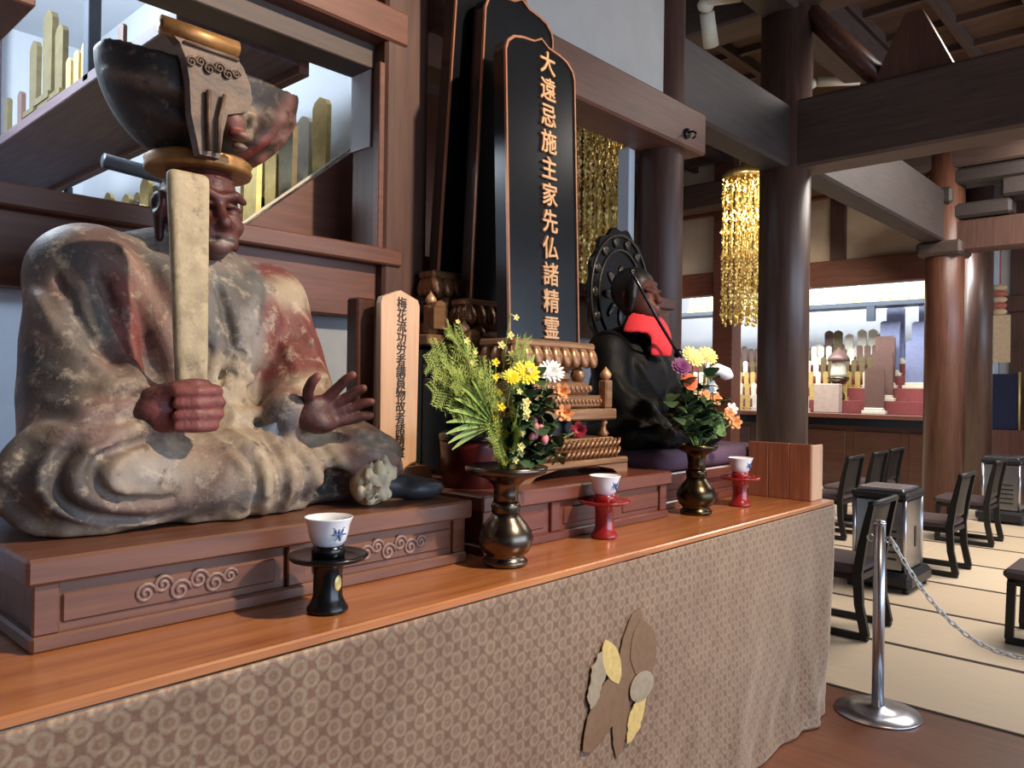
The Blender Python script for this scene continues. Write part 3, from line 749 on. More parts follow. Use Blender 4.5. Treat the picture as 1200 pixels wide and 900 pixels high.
# crumbled foot of bare cream plaster
BF = Sculpt((1.19, 1.58, PZ-.01), (1.38, 1.76, 1.28), .004)
BF.ell((1.285, 1.70, 1.188), (.054, .055, .064), CR, .01, R=Ry(.3))
for a in range(90):
    q = rs_.random()*2*PI; w_ = rs_.random()**.5; g = rs_.uniform(.005, .014)
    BF.ell((1.285+.056*w_*math.cos(q)+.012*math.sin(q), 1.650+.020*w_+rs_.uniform(-.006, .006), 1.190+.064*w_*math.sin(q)), (g, g, g*1.2), '#c6b796' if rs_.random() < .7 else BE, .004, 'add' if rs_.random() < .7 else 'sub')
BF.box((1.3, 1.7, PZ-.098), (1, 1, .1), None, .001, .001, 'sub')
BF.build('broken_foot', 'bare_plaster', st, label='crumbled cream plaster foot')
# shoe
B2 = Sculpt((1.34, 1.60, PZ-.01), (1.60, 1.84, 1.22), .005)
B2.ell((1.475, 1.71, PZ+.028), (.075, .045, .03), '#3a3a3e', .01); B2.tube([(1.36, 1.76, PZ+.045), (1.45, 1.72, PZ+.035)], [.04, .032], '#4a4244', .02)
B2.fold([(1.43, PZ+.035), (1.48, PZ+.045), (1.53, PZ+.03)], .006, '#77777a', .006)
B2.box((1.4, 1.8, PZ-.098), (1, 1, .1), None, .001, .001, 'sub')
B2.build('shoe', 'shoe_dark', st)
# head
SK, SD = '#532a27', '#3b1d1b'
Hd = Sculpt((.80, 1.80, 1.72), (1.06, 2.12, 2.06), .0045)
Hd.ell((.93, 1.975, 1.91), (.092, .112, .125), SK, .01); Hd.ell((.93, 1.925, 1.825), (.072, .082, .062), SK, .03); Hd.ell((.93, 1.99, 1.77), (.065, .07, .06), SD, .03)
Hd.ell((.93, 1.868, 1.79), (.03, .02, .022), SK, .02)
Hd.tube([(.93, 1.868, 1.905), (.931, 1.848, 1.865), (.932, 1.838, 1.846)], [.013, .015, .019], SK, .012)
for s_ in (-1, 1):
    Hd.ell((.931+s_*.021, 1.855, 1.843), (.013, .014, .011), SK, .008)
    Hd.ell((.93+s_*.042, 1.868, 1.884), (.026, .016, .014), None, .012, 'sub')
    Hd.ell((.93+s_*.042, 1.884, 1.883), (.020, .018, .013), '#3b2a28', .004)
    Hd.tube([(.93+s_*.018, 1.866, 1.893), (.93+s_*.042, 1.863, 1.896), (.93+s_*.066, 1.876, 1.889)], .0055, SK, .004)
    Hd.tube([(.93+s_*.02, 1.868, 1.873), (.93+s_*.042, 1.866, 1.870), (.93+s_*.064, 1.878, 1.874)], .005, SK, .005)
    Hd.tube([(.93+s_*.010, 1.858, 1.912), (.93+s_*.040, 1.857, 1.922), (.93+s_*.075, 1.880, 1.914)], [.011, .013, .009], SK, .012)
    Hd.ell((.93+s_*.052, 1.882, 1.846), (.024, .02, .02), SK, .02)
    Hd.tube([(.93+s_*.028, 1.853, 1.838), (.93+s_*.046, 1.862, 1.815), (.93+s_*.05, 1.875, 1.79)], .006, SK, .01)
    Hd.ell((.93+s_*.098, 1.985, 1.895), (.016, .034, .036), SD, .01); Hd.tube([(.93+s_*.1, 1.975, 1.87), (.93+s_*.1, 1.972, 1.81)], [.015, .011], SD, .01)
    Hd.ell((.93+s_*.113, 1.975, 1.897), (.01, .016, .02), None, .006, 'sub')
Hd.tube([(.893, 1.872, 1.812), (.93, 1.856, 1.815), (.967, 1.872, 1.812)], [.006, .009, .006], '#3a2423', .006)
Hd.tube([(.90, 1.874, 1.796), (.93, 1.860, 1.793), (.96, 1.874, 1.796)], [.006, .010, .006], SK, .006)
Hd.tube([(.893, 1.862, 1.804), (.93, 1.846, 1.804), (.967, 1.862, 1.804)], .005, None, .004, 'sub')
for z, dz in ((1.945, .004), (1.962, .003)): Hd.tube([(.88, 1.885, z), (.93, 1.868, z+dz), (.98, 1.885, z)], .004, SK, .006)
Hd.tube([(.89, 1.866, 1.822), (.93, 1.848, 1.826), (.97, 1.866, 1.822)], .007, '#2c1c1c', op='paint')
Hd.tube([(.893, 1.862, 1.804), (.93, 1.850, 1.804), (.967, 1.862, 1.804)], .006, '#b9b2a8', op='paint')
Hd.ell((.93, 1.87, 1.775), (.05, .04, .015), '#5d4540', op='paint')
Hd.build('head', 'statue_skin', st, label='dark red carved face with white line at the mouth')
# crown
cr = MB().lathe([(.112, 0), (.128, .002), (.132, .012), (.128, .022), (.132, .032), (.122, .040), (.108, .040)], (.93, 1.975, 1.985), 40, 1, 1.0)
cr = cr.build('crown_band', 'crown_gold', st)
Cw = Sculpt((.64, 1.76, 1.99), (1.26, 2.24, 2.46), .007)
Cw.put(lambda P: Sculpt.d_ell(P, (.945, 1.99, 2.26), (.262, .185, .262)), ([.68, 1.8, 2.0], [1.21, 2.18, 2.3]), .004, '#2b2624')
Cw.put(lambda P: Sculpt.d_ell(P, (.945, 1.99, 2.275), (.242, .165, .25)), ([.68, 1.8, 2.0], [1.21, 2.18, 2.5]), .004, None, 'sub')
Cw.put(lambda P: (2.222+.035*(np.abs(P[0]-.945)/.25)**4)-P[2]+0*P[1], ([.60, 1.7, 2.15], [1.3, 2.3, 2.5]), .004, None, 'sub')
# raised bands on the lobes
for s_ in (-1, 1):
    Cw.fold([(.945+s_*.03, 2.135), (.945+s_*.12, 2.145), (.945+s_*.20, 2.165), (.945+s_*.25, 2.185)], .013, '#6b5a4c', .012)
    Cw.fold([(.945+s_*.03, 2.075), (.945+s_*.11, 2.085), (.945+s_*.19, 2.12)], .010, '#4b4340', .012)
# beast face carved on the front
for c, r, h in (((1.00, 1.815, 2.12), (.035, .03, .03), '#5a4a40'), ((1.035, 1.82, 2.15), (.03, .025, .012), '#8b7a66'), ((1.01, 1.80, 2.085), (.03, .03, .012), '#8b7a66'),
                ((1.045, 1.83, 2.10), (.018, .02, .016), '#75665a'), ((.985, 1.80, 2.16), (.03, .02, .012), '#8b7a66'), ((1.06, 1.835, 2.13), (.016, .02, .02), '#5a4a40'), ((1.005, 1.79, 2.055), (.022, .02, .01), '#75665a')):
    Cw.ell((c[0]-.055, c[1]+.012, c[2]-.025), r, h, .008)
Cw.fold([(1.00, 2.03), (1.06, 2.09), (1.11, 2.17), (1.12, 2.21)], .012, '#7a2f2b', .01)
Cw.fold([(1.05, 2.035), (1.11, 2.09), (1.16, 2.17)], .016, '#7a4a40', .01)
Cw.ell((.90, 1.81, 2.10), (.03, .05, .08), '#75665a', op='paint'); Cw.ell((.935, 1.80, 2.07), (.018, .05, .05), '#7a3a34', op='paint')
Cw.ell((1.13, 1.88, 2.14), (.06, .08, .09), '#6b4a42', op='paint')
Cw.build('crown', 'crown_paint', st, label='dark bowl-shaped crown with flaking paint')
cp = MB().prism([(.85, 1.99), (.90, 1.99), (.905, 2.05), (.915, 2.10), (.965, 2.118), (.978, 2.15), (.970, 2.185), (.950, 2.222), (.920, 2.25), (.768, 2.25), (.792, 2.232), (.808, 2.20), (.818, 2.155), (.825, 2.08)], 0, .03, 1)
cp.v = [(x, 1.800+y-.06*(z-2.01), z) for x, y, z in cp.v]
crest = cp.build('crown_crest', 'crown_crest_paint', st) if 'crown_crest_paint' in M else None
if crest is None:
    plain('crown_crest_paint', '#5e4836', .55, 0, .6, 18, .6); crest = cp.build('crown_crest', 'crown_crest_paint', st)
mb = MB(); cloud_scroll(mb, .875, 2.195, 1.785, .62); mb.tube([(.80, 1.783, 2.235), (.935, 1.783, 2.235)], .004, 6); mb.tube([(.868, 1.79, 2.0), (.862, 1.785, 2.08), (.86, 1.782, 2.14)], .006, 6); mb.tube([(.89, 1.79, 2.0), (.888, 1.785, 2.08), (.90, 1.782, 2.14)], .005, 6); mb.build('crest_carving', 'crown_crest_paint', crest)
MB().tube([(.752, 1.795, 2.262), (.935, 1.795, 2.262)], .022, 14).tube([(.750, 1.795, 2.262), (.937, 1.795, 2.262)], .012, 10).build('scroll_roll', 'crown_gold', crest)
# hands
def hand_fist():
    h = Sculpt((.61, 1.60, 1.30), (.93, 1.82, 1.49), .0045)
    h.tube([(0.665, 1.815, 1.385), (0.708, 1.74, 1.39)], [.045, .04], '#5d3a37', .02); h.ell((0.748, 1.725, 1.392), (.06, .045, .055), '#74403c', .02)
    for i, z in enumerate((1.432, 1.407, 1.381, 1.357)):
        e = (.0, .006, .003, -.008)[i]
        h.tube([(0.803+e, 1.735, z), (0.843+e, 1.70, z), (0.830+e, 1.660, z-.002), (0.780, 1.648, z-.004), (0.743, 1.662, z-.004)], [.014, .0145, .0145, .0135, .012], '#7d4744', .005)
    h.tube([(0.708, 1.71, 1.42), (0.743, 1.675, 1.437), (0.783, 1.662, 1.444), (0.808, 1.668, 1.444)], [.018, .017, .015, .013], '#6f4340', .008)
    return h
hand_fist().build('hand', 'statue_skin', st, label='red-brown fist gripping the staff')
def hand_open():
    h = Sculpt((1.03, 1.60, 1.29), (1.33, 1.85, 1.50), .0045)
    D1, D2 = '#4d2c2a', '#8d5650'
    h.tube([(1.06, 1.80, 1.36), (1.10, 1.765, 1.365)], [.038, .034], D1, .02); h.ell((1.14, 1.735, 1.373), (.052, .028, .048), D1, .02, R=Ry(-.3))
    h.ell((1.15, 1.725, 1.345), (.04, .03, .022), D1, .02)
    for p in ([(1.155, 1.73, 1.405), (1.178, 1.705, 1.438), (1.192, 1.685, 1.462), (1.203, 1.672, 1.474)], [(1.175, 1.725, 1.392), (1.205, 1.70, 1.415), (1.222, 1.682, 1.432), (1.234, 1.668, 1.440)],
              [(1.182, 1.722, 1.372), (1.222, 1.70, 1.388), (1.245, 1.682, 1.400), (1.260, 1.668, 1.404)], [(1.178, 1.72, 1.350), (1.220, 1.70, 1.358), (1.245, 1.685, 1.366), (1.262, 1.675, 1.368)],
              [(1.115, 1.74, 1.40), (1.098, 1.715, 1.432), (1.100, 1.70, 1.455), (1.108, 1.69, 1.468)]):
        h.tube(p, [.0155, .0145, .0135, .0115], D1, .006); h.ell(p[-1], (.012, .012, .012), D2, op='paint')
    return h
hand_open().build('hand', 'statue_skin', st, label='dark open hand with raised fingers')
MB().lathe([(.052, 0), (.060, .004), (.060, .05), (.050, .052)], (1.075, 1.815, 1.335), 24, 1, .8, Ry(-.9) @ Rx(.2)).build('inner_cuff', 'inner_cuff', st) if plain('inner_cuff', '#747c88', .7, 0, .2) else None
# staff held in the fist
stf = Sculpt((.70, 1.62, 1.36), (.90, 1.82, 1.96), .006)
stf.put(lambda P: Sculpt.d_box([P[0]-(.783+.01*(P[2]-1.4)), P[1]-(1.680+.09*(P[2]-1.4)), P[2]-1.66], (0, 0, 0), (.034+.014*np.clip((P[2]-1.4)/.5, 0, 1), .016, .262), .014), ([.74, 1.64, 1.38], [.88, 1.80, 1.94]), .003, '#a89a7c')
for z, dx in ((1.46, .01), (1.50, -.01), (1.55, .015), (1.60, -.005), (1.64, .01), (1.70, .0), (1.76, .012)):
    stf.ell((.785+dx, 1.665+.09*(z-1.4), z), (.010, .012, .016), '#6a5d48', op='paint')
so = thing('wooden_staff', 'cream flat wooden staff held upright by the large statue', 'staff', (.785, 1.70, 1.40))
stf.build('blade', 'staff_paint', so)

# ------------------------------------------------------------------ tea stands and cups
def tea_stand(label, loc, mat, k=1.0):
    o = thing('tea_stand', label, 'stand', loc); x, y, z = loc
    MB().lathe([(.040, 0), (.045, .004), (.045, .010), (.037, .022), (.032, .036), (.0315, .085), (.034, .104), (.038, .110)], loc, 28).build('pedestal', mat, o)
    MB().lathe([(.028, .108), (.060, .110), (.082, .116), (.087, .123), (.085, .127), (.060, .121), (.030, .120)], loc, 40).build('saucer', mat, o)
    MB().lathe([(.030, .118), (.036, .122), (.037, .138), (.033, .146), (.028, .148)], loc, 28).build('cup_ring', mat, o)
    return o
def cup(label, loc, ang):
    o = thing('tea_cup', label, 'cup', loc, 'white tea cups on stands')
    prof = [(.020, 0), (.030, .003), (.038, .014), (.043, .030), (.047, .050), (.0525, .063), (.0535, .066), (.0515, .066), (.045, .050), (.040, .028), (.034, .014), (.010, .008), (.001, .008)]
    MB().lathe(prof, loc, 36).build('bowl', 'porcelain', o)
    R = Rz(ang); p = Vector(loc)+R @ Vector((0, -.0462, .034))
    text_part('painted_character', '平', .034, 1, 'ink_blue', o, p, .0018, .0005, R @ Rx(-.22))
    return o
s1 = tea_stand('black lacquer tea stand at the front of the table', (.992, 1.46, TZ), 'lacquer_black')
# gilt crest on the black pedestal
MB().ell((.992+.0315*math.sin(.15), 1.46-.0315*math.cos(.15), TZ+.066), (.011, .0025, .017), 12, 6, Rz(.15)).build('gilt_flower', 'crest_gold', s1)
cup('white cup with blue character on the black lacquer stand', (.992, 1.46, TZ+.142), -.08)
tea_stand('red lacquer tea stand between the two flower vases', (2.125, 1.535, TZ), 'lacquer_red')
cup('white cup on the red stand between the two vases', (2.125, 1.535, TZ+.142), -.05)
tea_stand('red lacquer tea stand beside the wooden box', (3.13, 1.55, TZ), 'lacquer_red')
cup('white cup on the red stand beside the wooden box', (3.13, 1.55, TZ+.142), -.15)

# ------------------------------------------------------------------ vases
def vase(label, loc, mat, s=1.0, rim=1.0):
    o = thing('flower_vase', label, 'vase', loc)
    body = [(.052, 0), (.062, .004), (.064, .014), (.055, .022), (.052, .028), (.066, .040), (.076, .060), (.078, .078), (.072, .098), (.058, .118), (.044, .134), (.037, .146)]
    MB().lathe([(r*s, z) for r, z in body], loc, 40).build('belly', mat, o)
    MB().lathe([(r*s, z) for r, z in [(.037, .144), (.040, .150), (.040, .158), (.042, .164), (.040, .172), (.037, .176)]], loc, 36).build('neck_ring', mat, o)
    MB().lathe([(r*(s if z < .23 else s*rim), z) for r, z in [(.036, .174), (.034, .20), (.036, .222), (.050, .240), (.080, .252), (.098, .258), (.104, .266), (.104, .276), (.098, .279), (.060, .262), (.030, .25), (.002, .25)]], loc, 40).build('flared_neck', mat, o)
    return o
vase('brass vase with flared rim holding ferns and yellow chrysanthemums', (1.60, 1.495, TZ), 'brass', 1.0, 1.12)
vase('dark bronze vase holding an orange and white bouquet', (2.80, 1.575, TZ), 'brass_dark', 1.0, .80)

# ------------------------------------------------------------------ flowers
def bez(a, b, c, n=8):
    a, b, c = Vector(a), Vector(b), Vector(c); return [a*(1-t)**2+b*2*t*(1-t)+c*t*t for t in [i/n for i in range(n+1)]]
def bloom(mb, c, r, petals, layers, axis, cup_=.4, wd=.45, ln=1.0):
    axis = (-abs(axis[0])*.4-.35, axis[1], axis[2])
    q = Vector(axis).normalized().to_track_quat('Z', 'Y').to_matrix(); C = Vector(c)
    for l in range(layers):
        el = cup_+l*(1.1/max(1, layers)); rr = r*(1-.18*l)
        for k in range(petals):
            a = 2*PI*(k+.5*(l % 2))/petals+random.uniform(-.08, .08); d = Vector((math.cos(a), math.sin(a), 0)); sd = Vector((-math.sin(a), math.cos(a), 0))
            def pt(t, w_): 
                e = el*(1-.35*t); return C+q @ (d*(rr*ln*t*math.cos(e))+Vector((0, 0, rr*t*math.sin(e)))+sd*w_*rr*wd)
            vs_ = [pt(.05, -.25), pt(.05, .25), pt(.55, -.5), pt(.55, .5), pt(.9, -.38), pt(.9, .38), pt(1.02, 0)]
            mb.add(vs_, [(0, 1, 3, 2), (2, 3, 5, 4), (4, 5, 6)], True)
    return mb
def leaf(mb, a, b, w_, droop=.02, fold=.15, nrm=None):
    a, b = Vector(a), Vector(b); d = b-a; sd = d.cross(Vector((0, 0, 1)) if nrm is None else Vector(nrm)).normalized(); n = 6; vs_ = []
    for i in range(n+1):
        t = i/n; ww = w_*math.sin(PI*min(.98, t*.9+.06))**.75; c = a+d*t+Vector((0, 0, droop*4*t*(1-t)))
        vs_ += [c-sd*ww, c+Vector((0, 0, -fold*ww)), c+sd*ww]
    fs = []
    for i in range(n): fs += [(3*i, 3*i+1, 3*i+4, 3*i+3), (3*i+1, 3*i+2, 3*i+5, 3*i+4)]
    return mb.add(vs_, fs, True)
V1 = Vector((1.60, 1.495, TZ+.245)); V2 = Vector((2.80, 1.575, TZ+.245))
def flower(name, label, cat, root, tip, petal_mat, r, petals, layers, axis=(.1, -.8, .5), cup_=.35, wd=.45, group=None, leaves=3, stem='stem_green', lf='leaf_dark', heart=None, lw=.016):
    root = Vector(root)+Vector((random.uniform(-.02, .02), random.uniform(-.02, .02), 0)); tip = Vector(tip)
    o = thing(name, label, cat, root, group); mid = (root+tip)/2+Vector((0, 0, .06*(tip-root).length)); P = bez(root, mid, tip)
    MB().tube(P, .0028, 6).build('stem', stem, o)
    bl = bloom(MB(), tip, r, petals, layers, axis, cup_, wd).build('bloom', petal_mat, o)
    if heart: MB().ell(tip+Vector(axis).normalized()*r*.25, (r*.22,)*3, 8, 5).build('flower_heart', heart, bl)
    for i in range(leaves):
        p = P[3+i % 5]; a = random.uniform(0, 2*PI); e = p+Vector((math.cos(a)*.055, math.sin(a)*.055, random.uniform(-.01, .035)))
        leaf(MB(), p, e, lw).build('leaf', lf, o)
    return o
G1, G2 = 'flowers in the brass vase', 'flowers in the dark bronze vase'
flower('yellow_chrysanthemum', 'bright yellow chrysanthemum next to the white one', 'flower', V1, (1.60, 1.425, 1.487), 'petal_yellow', .040, 16, 5, (.2, -.8, .5), .2, .3, G1)
flower('yellow_chrysanthemum', 'smaller yellow chrysanthemum left of the bright one', 'flower', V1, (1.545, 1.43, 1.474), 'petal_yellow', .026, 14, 4, (-.1, -.8, .6), .3, .3, G1)
flower('white_chrysanthemum', 'spiky white chrysanthemum above the orange blooms', 'flower', V1, (1.79, 1.495, 1.494), 'petal_white', .042, 18, 4, (.35, -.7, .5), .25, .22, G1)
flower('orange_lily', 'upper orange lily bloom right of the brass vase flowers', 'flower', V1, (1.745, 1.42, 1.435), 'petal_orange', .03, 6, 2, (.4, -.7, .2), .8, .5, G1)
flower('orange_lily', 'lower orange lily bloom right of the brass vase flowers', 'flower', V1, (1.76, 1.42, 1.375), 'petal_orange', .032, 6, 2, (.4, -.7, .1), .8, .5, G1)
flower('red_carnation', 'dark red flower nodding towards the carved pedestal', 'flower', V1, (1.83, 1.42, 1.322), 'petal_red', .026, 10, 3, (.8, -.5, .1), .4, .5, G1)
# spray of pink buds
pk = thing('pink_bud_spray', 'cluster of small pink buds in the brass vase', 'flower', V1, G1)
MB().tube(bez(V1, (1.60, 1.45, 1.28), (1.645, 1.425, 1.31)), .003, 6).build('stem', 'stem_green', pk)
for k in range(9):
    c = (1.65+random.uniform(-.032, .032), 1.418+random.uniform(-.015, .01), 1.325+random.uniform(-.028, .03)); MB().ell(c, (.011, .011, .013), 8, 6).build('bud', 'petal_pink', pk)
# tall sprays of small yellow orchids
def orchid(label, pts, n, seed, top=True, r=.012, mat='petal_pale'):
    pts = [Vector(p)+(Vector((.03, 0, 0)) if i else Vector((0, 0, 0))) for i, p in enumerate(pts)]
    rnd = random.Random(seed); o = thing('orchid_spray', label, 'flower', pts[0], G1); P = bez(*pts, n=14); MB().tube(P, .0022, 6).build('stem', 'stem_green', o)
    for k in range(n):
        t = (.35 if top else .15)+(.65 if top else .85)*k/max(1, n-1); p = P[min(14, int(t*14))]
        c = p+Vector((rnd.uniform(-.022, .022), rnd.uniform(-.02, .0), rnd.uniform(-.012, .012)))
        mb = bloom(MB(), c, r*rnd.uniform(.8, 1.2), 5, 2, (rnd.uniform(-.5, .5), -1, .3), .35, .55); mb.tube([p, c], .0012, 4); mb.build('blossom', mat, o)
orchid('tall thin orchid spray reaching up before the black tablet', (V1, (1.53, 1.5, 1.45), (1.585, 1.50, 1.655)), 8, 3)
orchid('yellow blossom spray leaning left over the ferns', (V1, (1.50, 1.48, 1.36), (1.485, 1.46, 1.52)), 12, 4, False, .012, 'petal_yellow')
orchid('pale blossom spray in the middle of the brass vase', (V1, (1.55, 1.44, 1.36), (1.57, 1.43, 1.53)), 14, 5, False, .012)
orchid('short yellow blossom spray low over the brass rim', (V1, (1.53, 1.42, 1.30), (1.53, 1.40, 1.40)), 9, 6, False, .012, 'petal_pale')
orchid('pale bud spray left of the tall orchid', (V1, (1.46, 1.52, 1.42), (1.415, 1.53, 1.62)), 12, 8, False, .009)
# fern fronds
def frond(label, tip, bend, mat, n=38, L=.07, seed=0):
    tip = Vector(tip)+Vector((.02, 0, 0)); bend = Vector(bend)+Vector((.03, 0, 0))
    rnd = random.Random(seed); o = thing('fern_frond', label, 'fern', V1, 'fern fronds in the brass vase'); P = bez(V1, bend, tip, n)
    MB().tube(P, [.0022*(1-.7*i/n) for i in range(n+1)], 5).build('stem', 'stem_green', o); mb = MB()
    for i in range(8, n+1):
        t = i/n; d = (P[i]-P[i-1]).normalized(); sd = d.cross(Vector((.45, -.8, .3))).normalized(); l = L*(math.sin(PI*min(1, (t-.2)*1.15))*.75+.25)
        for s_ in (-1, 1):
            e = (sd*s_*.8+d*.55+Vector((rnd.uniform(-.1, .1), rnd.uniform(-.25, .25), rnd.uniform(-.1, .1)))).normalized(); a = P[i]; b = a+e*l
            nn = 5
            for q in range(nn):
                c = a+(b-a)*((q+.4)/nn); f = e.cross(d if abs(e.dot(d)) < .95 else Vector((0, 0, 1))).normalized(); up_ = e.cross(f).normalized()
                for s2 in (-1, 1):
                    h = c+(up_*s2*.8+e*.7)*(l*.26); w_ = f.cross(up_)*(l*.05)
                    mb.add([c-w_, c+w_, h], [(0, 1, 2)])
            mb.add([a-Vector((0, 0, .0008)), a+Vector((0, 0, .0008)), b], [(0, 1, 2)])
    mb.build('leaflets', mat, o)
for k, (tp, bd, lb) in enumerate((
    ((1.285, 1.49, 1.50), (1.46, 1.49, 1.46), 'fern frond arching far left towards the pale plaque, upper'), ((1.325, 1.52, 1.545), (1.47, 1.50, 1.48), 'fern frond arching up left beside the topmost one'),
    ((1.385, 1.53, 1.60), (1.49, 1.51, 1.48), 'tall fern frond pointing up left of the orchids'), ((1.445, 1.54, 1.575), (1.50, 1.52, 1.45), 'upright fern frond behind the yellow blossoms'),
    ((1.275, 1.46, 1.43), (1.45, 1.47, 1.42), 'fern frond drooping left over the dark red tub'), ((1.33, 1.44, 1.46), (1.47, 1.46, 1.42), 'fern frond spread in front of the others, left'),
    ((1.40, 1.42, 1.50), (1.49, 1.45, 1.42), 'fern frond in the middle left of the bouquet'), ((1.43, 1.40, 1.30), (1.50, 1.43, 1.33), 'short fern frond hanging over the brass rim'),
    ((1.50, 1.39, 1.36), (1.53, 1.42, 1.32), 'short fern frond at the front of the bouquet'), ((1.615, 1.46, 1.58), (1.57, 1.49, 1.45), 'fern frond rising right of the tall orchid'))):
    frond(lb, tp, bd, 'fern_green', seed=k)
# palm fan
pf = thing('palm_leaf', 'fan-shaped palm leaf spreading left from the brass vase', 'leaf', V1, G1); c = Vector((1.495, 1.44, 1.345)); MB().tube(bez(V1, (1.52, 1.46, 1.30), c), .003, 6).build('stem', 'stem_green', pf)
for k in range(9):
    a = PI*(.72+.055*k); l_ = .13+.05*math.sin(PI*(k+2)/11); e = c+Vector((math.cos(a)*l_, -.05+.01*k, math.sin(a)*l_+.01)); leaf(MB(), c, e, .0075, .01, .3, (.2, -.9, .3)).build('blade', 'palm_green', pf)
# broad lily leaf and low leafy sprig
ll = thing('lily_leaf', 'pale green pointed leaf curling at the top right', 'leaf', V1, G1)
for tp, w_ in (((1.675, 1.50, 1.57), .014), ((1.72, 1.50, 1.545), .014), ((1.645, 1.50, 1.60), .010)): leaf(MB(), V1+Vector((.03, 0, .10)), tp, w_, .03, .3, (.2, -.9, .3)).build('blade', 'palm_green', ll)
MB().tube([V1, V1+Vector((.03, 0, .10))], .004, 6).build('stem', 'stem_green', ll)
def sprig(label, root, tips, mat, w_, group, seed):
    rnd = random.Random(seed); o = thing('leafy_sprig', label, 'leaves', root, group)
    for tp in tips:
        P = bez(root, (Vector(root)+Vector(tp))/2+Vector((0, 0, .04)), tp, 6); MB().tube(P, .0022, 5).build('stem', 'stem_green', o)
        for p in P[2:]:
            for q in range(3):
                a = rnd.uniform(0, 2*PI); leaf(MB(), p, p+Vector((math.cos(a)*.05, math.sin(a)*.05, rnd.uniform(-.03, .04))), w_, .01).build('leaf', mat, o)
sprig('dark green leafy sprig filling the right of the brass vase', V1, [(1.70, 1.44, 1.40), (1.66, 1.46, 1.44), (1.74, 1.45, 1.34), (1.65, 1.43, 1.36), (1.69, 1.42, 1.31)], 'leaf_dark', .02, G1, 1)
sprig('dark leafy sprig below the yellow chrysanthemums', V1, [(1.62, 1.43, 1.42), (1.66, 1.42, 1.34), (1.60, 1.42, 1.36), (1.68, 1.46, 1.47), (1.71, 1.45, 1.42)], 'leaf_dark', .022, G1, 9)
sprig('low leafy sprig hanging beside the rim of the brass vase', V1, [(1.755, 1.41, 1.25), (1.72, 1.40, 1.28)], 'leaf_dark', .018, G1, 2)
# second bouquet
flower('yellow_chrysanthemum', 'pale yellow chrysanthemum atop the dark vase, left one', 'flower', V2, (2.76, 1.575, 1.575), 'petal_pale', .052, 16, 5, (0, -.8, .6), .2, .3, G2)
flower('yellow_chrysanthemum', 'pale yellow chrysanthemum atop the dark vase, right one', 'flower', V2, (2.885, 1.58, 1.585), 'petal_pale', .046, 16, 5, (.3, -.8, .6), .2, .3, G2)
flower('purple_statice', 'dark purple bloom left of the yellow chrysanthemums', 'flower', V2, (2.68, 1.58, 1.537), 'petal_purple', .040, 12, 3, (-.5, -.7, .5), .1, .5, G2)
flower('coral_rose', 'coral orange rose in the dark vase bouquet', 'flower', V2, (2.715, 1.57, 1.472), 'petal_coral', .040, 9, 4, (-.1, -.9, .3), .75, .8, G2)
ly = thing('lily_bud', 'long closed white lily bud pointing right', 'flower', V2, G2)
MB().tube(bez(V2, (2.85, 1.58, 1.40), (2.93, 1.58, 1.525)), .003, 6).build('stem', 'stem_green', ly); MB().tube([(2.92, 1.58, 1.53), (2.96, 1.575, 1.532), (3.03, 1.57, 1.515), (3.065, 1.565, 1.505)], [.012, .026, .028, .012], 12).build('bud', 'petal_white', ly)
flower('white_freesia', 'small white flower above the peach blooms', 'flower', V2, (2.905, 1.575, 1.455), 'petal_white', .034, 6, 2, (.1, -.9, .3), .5, .6, G2)
flower('white_freesia', 'small white flower at the right of the dark vase bouquet', 'flower', V2, (3.09, 1.575, 1.365), 'petal_white', .030, 6, 2, (.5, -.8, .3), .6, .6, G2)
flower('peach_alstroemeria', 'peach bloom under the small white flower, left one', 'flower', V2, (2.835, 1.565, 1.425), 'petal_orange', .028, 6, 2, (0, -.9, .3), .6, .6, G2)
flower('peach_alstroemeria', 'peach bloom under the small white flower, right one', 'flower', V2, (2.925, 1.565, 1.408), 'petal_orange', .032, 6, 2, (.2, -.9, .3), .6, .6, G2)
flower('orange_alstroemeria', 'orange yellow bloom at the right edge of the bouquet, upper', 'flower', V2, (3.05, 1.57, 1.345), 'petal_orange', .030, 6, 2, (.5, -.8, .2), .6, .6, G2)
flower('orange_alstroemeria', 'orange yellow bloom at the right edge of the bouquet, lowest', 'flower', V2, (3.11, 1.57, 1.308), 'petal_orange', .034, 6, 2, (.6, -.8, .1), .6, .6, G2)
sprig('dark leafy sprig at the left of the dark vase', V2, [(2.60, 1.58, 1.40), (2.62, 1.57, 1.34), (2.68, 1.56, 1.40), (2.70, 1.57, 1.46)], 'leaf_dark', .03, G2, 5)
sprig('dark leafy sprig at the right of the dark vase', V2, [(2.85, 1.56, 1.38), (2.92, 1.56, 1.33), (2.98, 1.57, 1.40), (2.88, 1.57, 1.50), (2.80, 1.55, 1.33)], 'leaf_dark', .034, G2, 6)
rl = thing('round_leaf', 'broad round green leaf low in the dark vase bouquet', 'leaf', V2, G2); leaf(MB(), (2.86, 1.55, 1.335), (2.965, 1.535, 1.265), .050, .01, .1, (.2, -1, .1)).build('blade', 'stem_green', rl)
MB().tube(bez(V2, (2.82, 1.57, 1.30), (2.86, 1.55, 1.335)), .003, 5).build('stem', 'stem_green', rl)

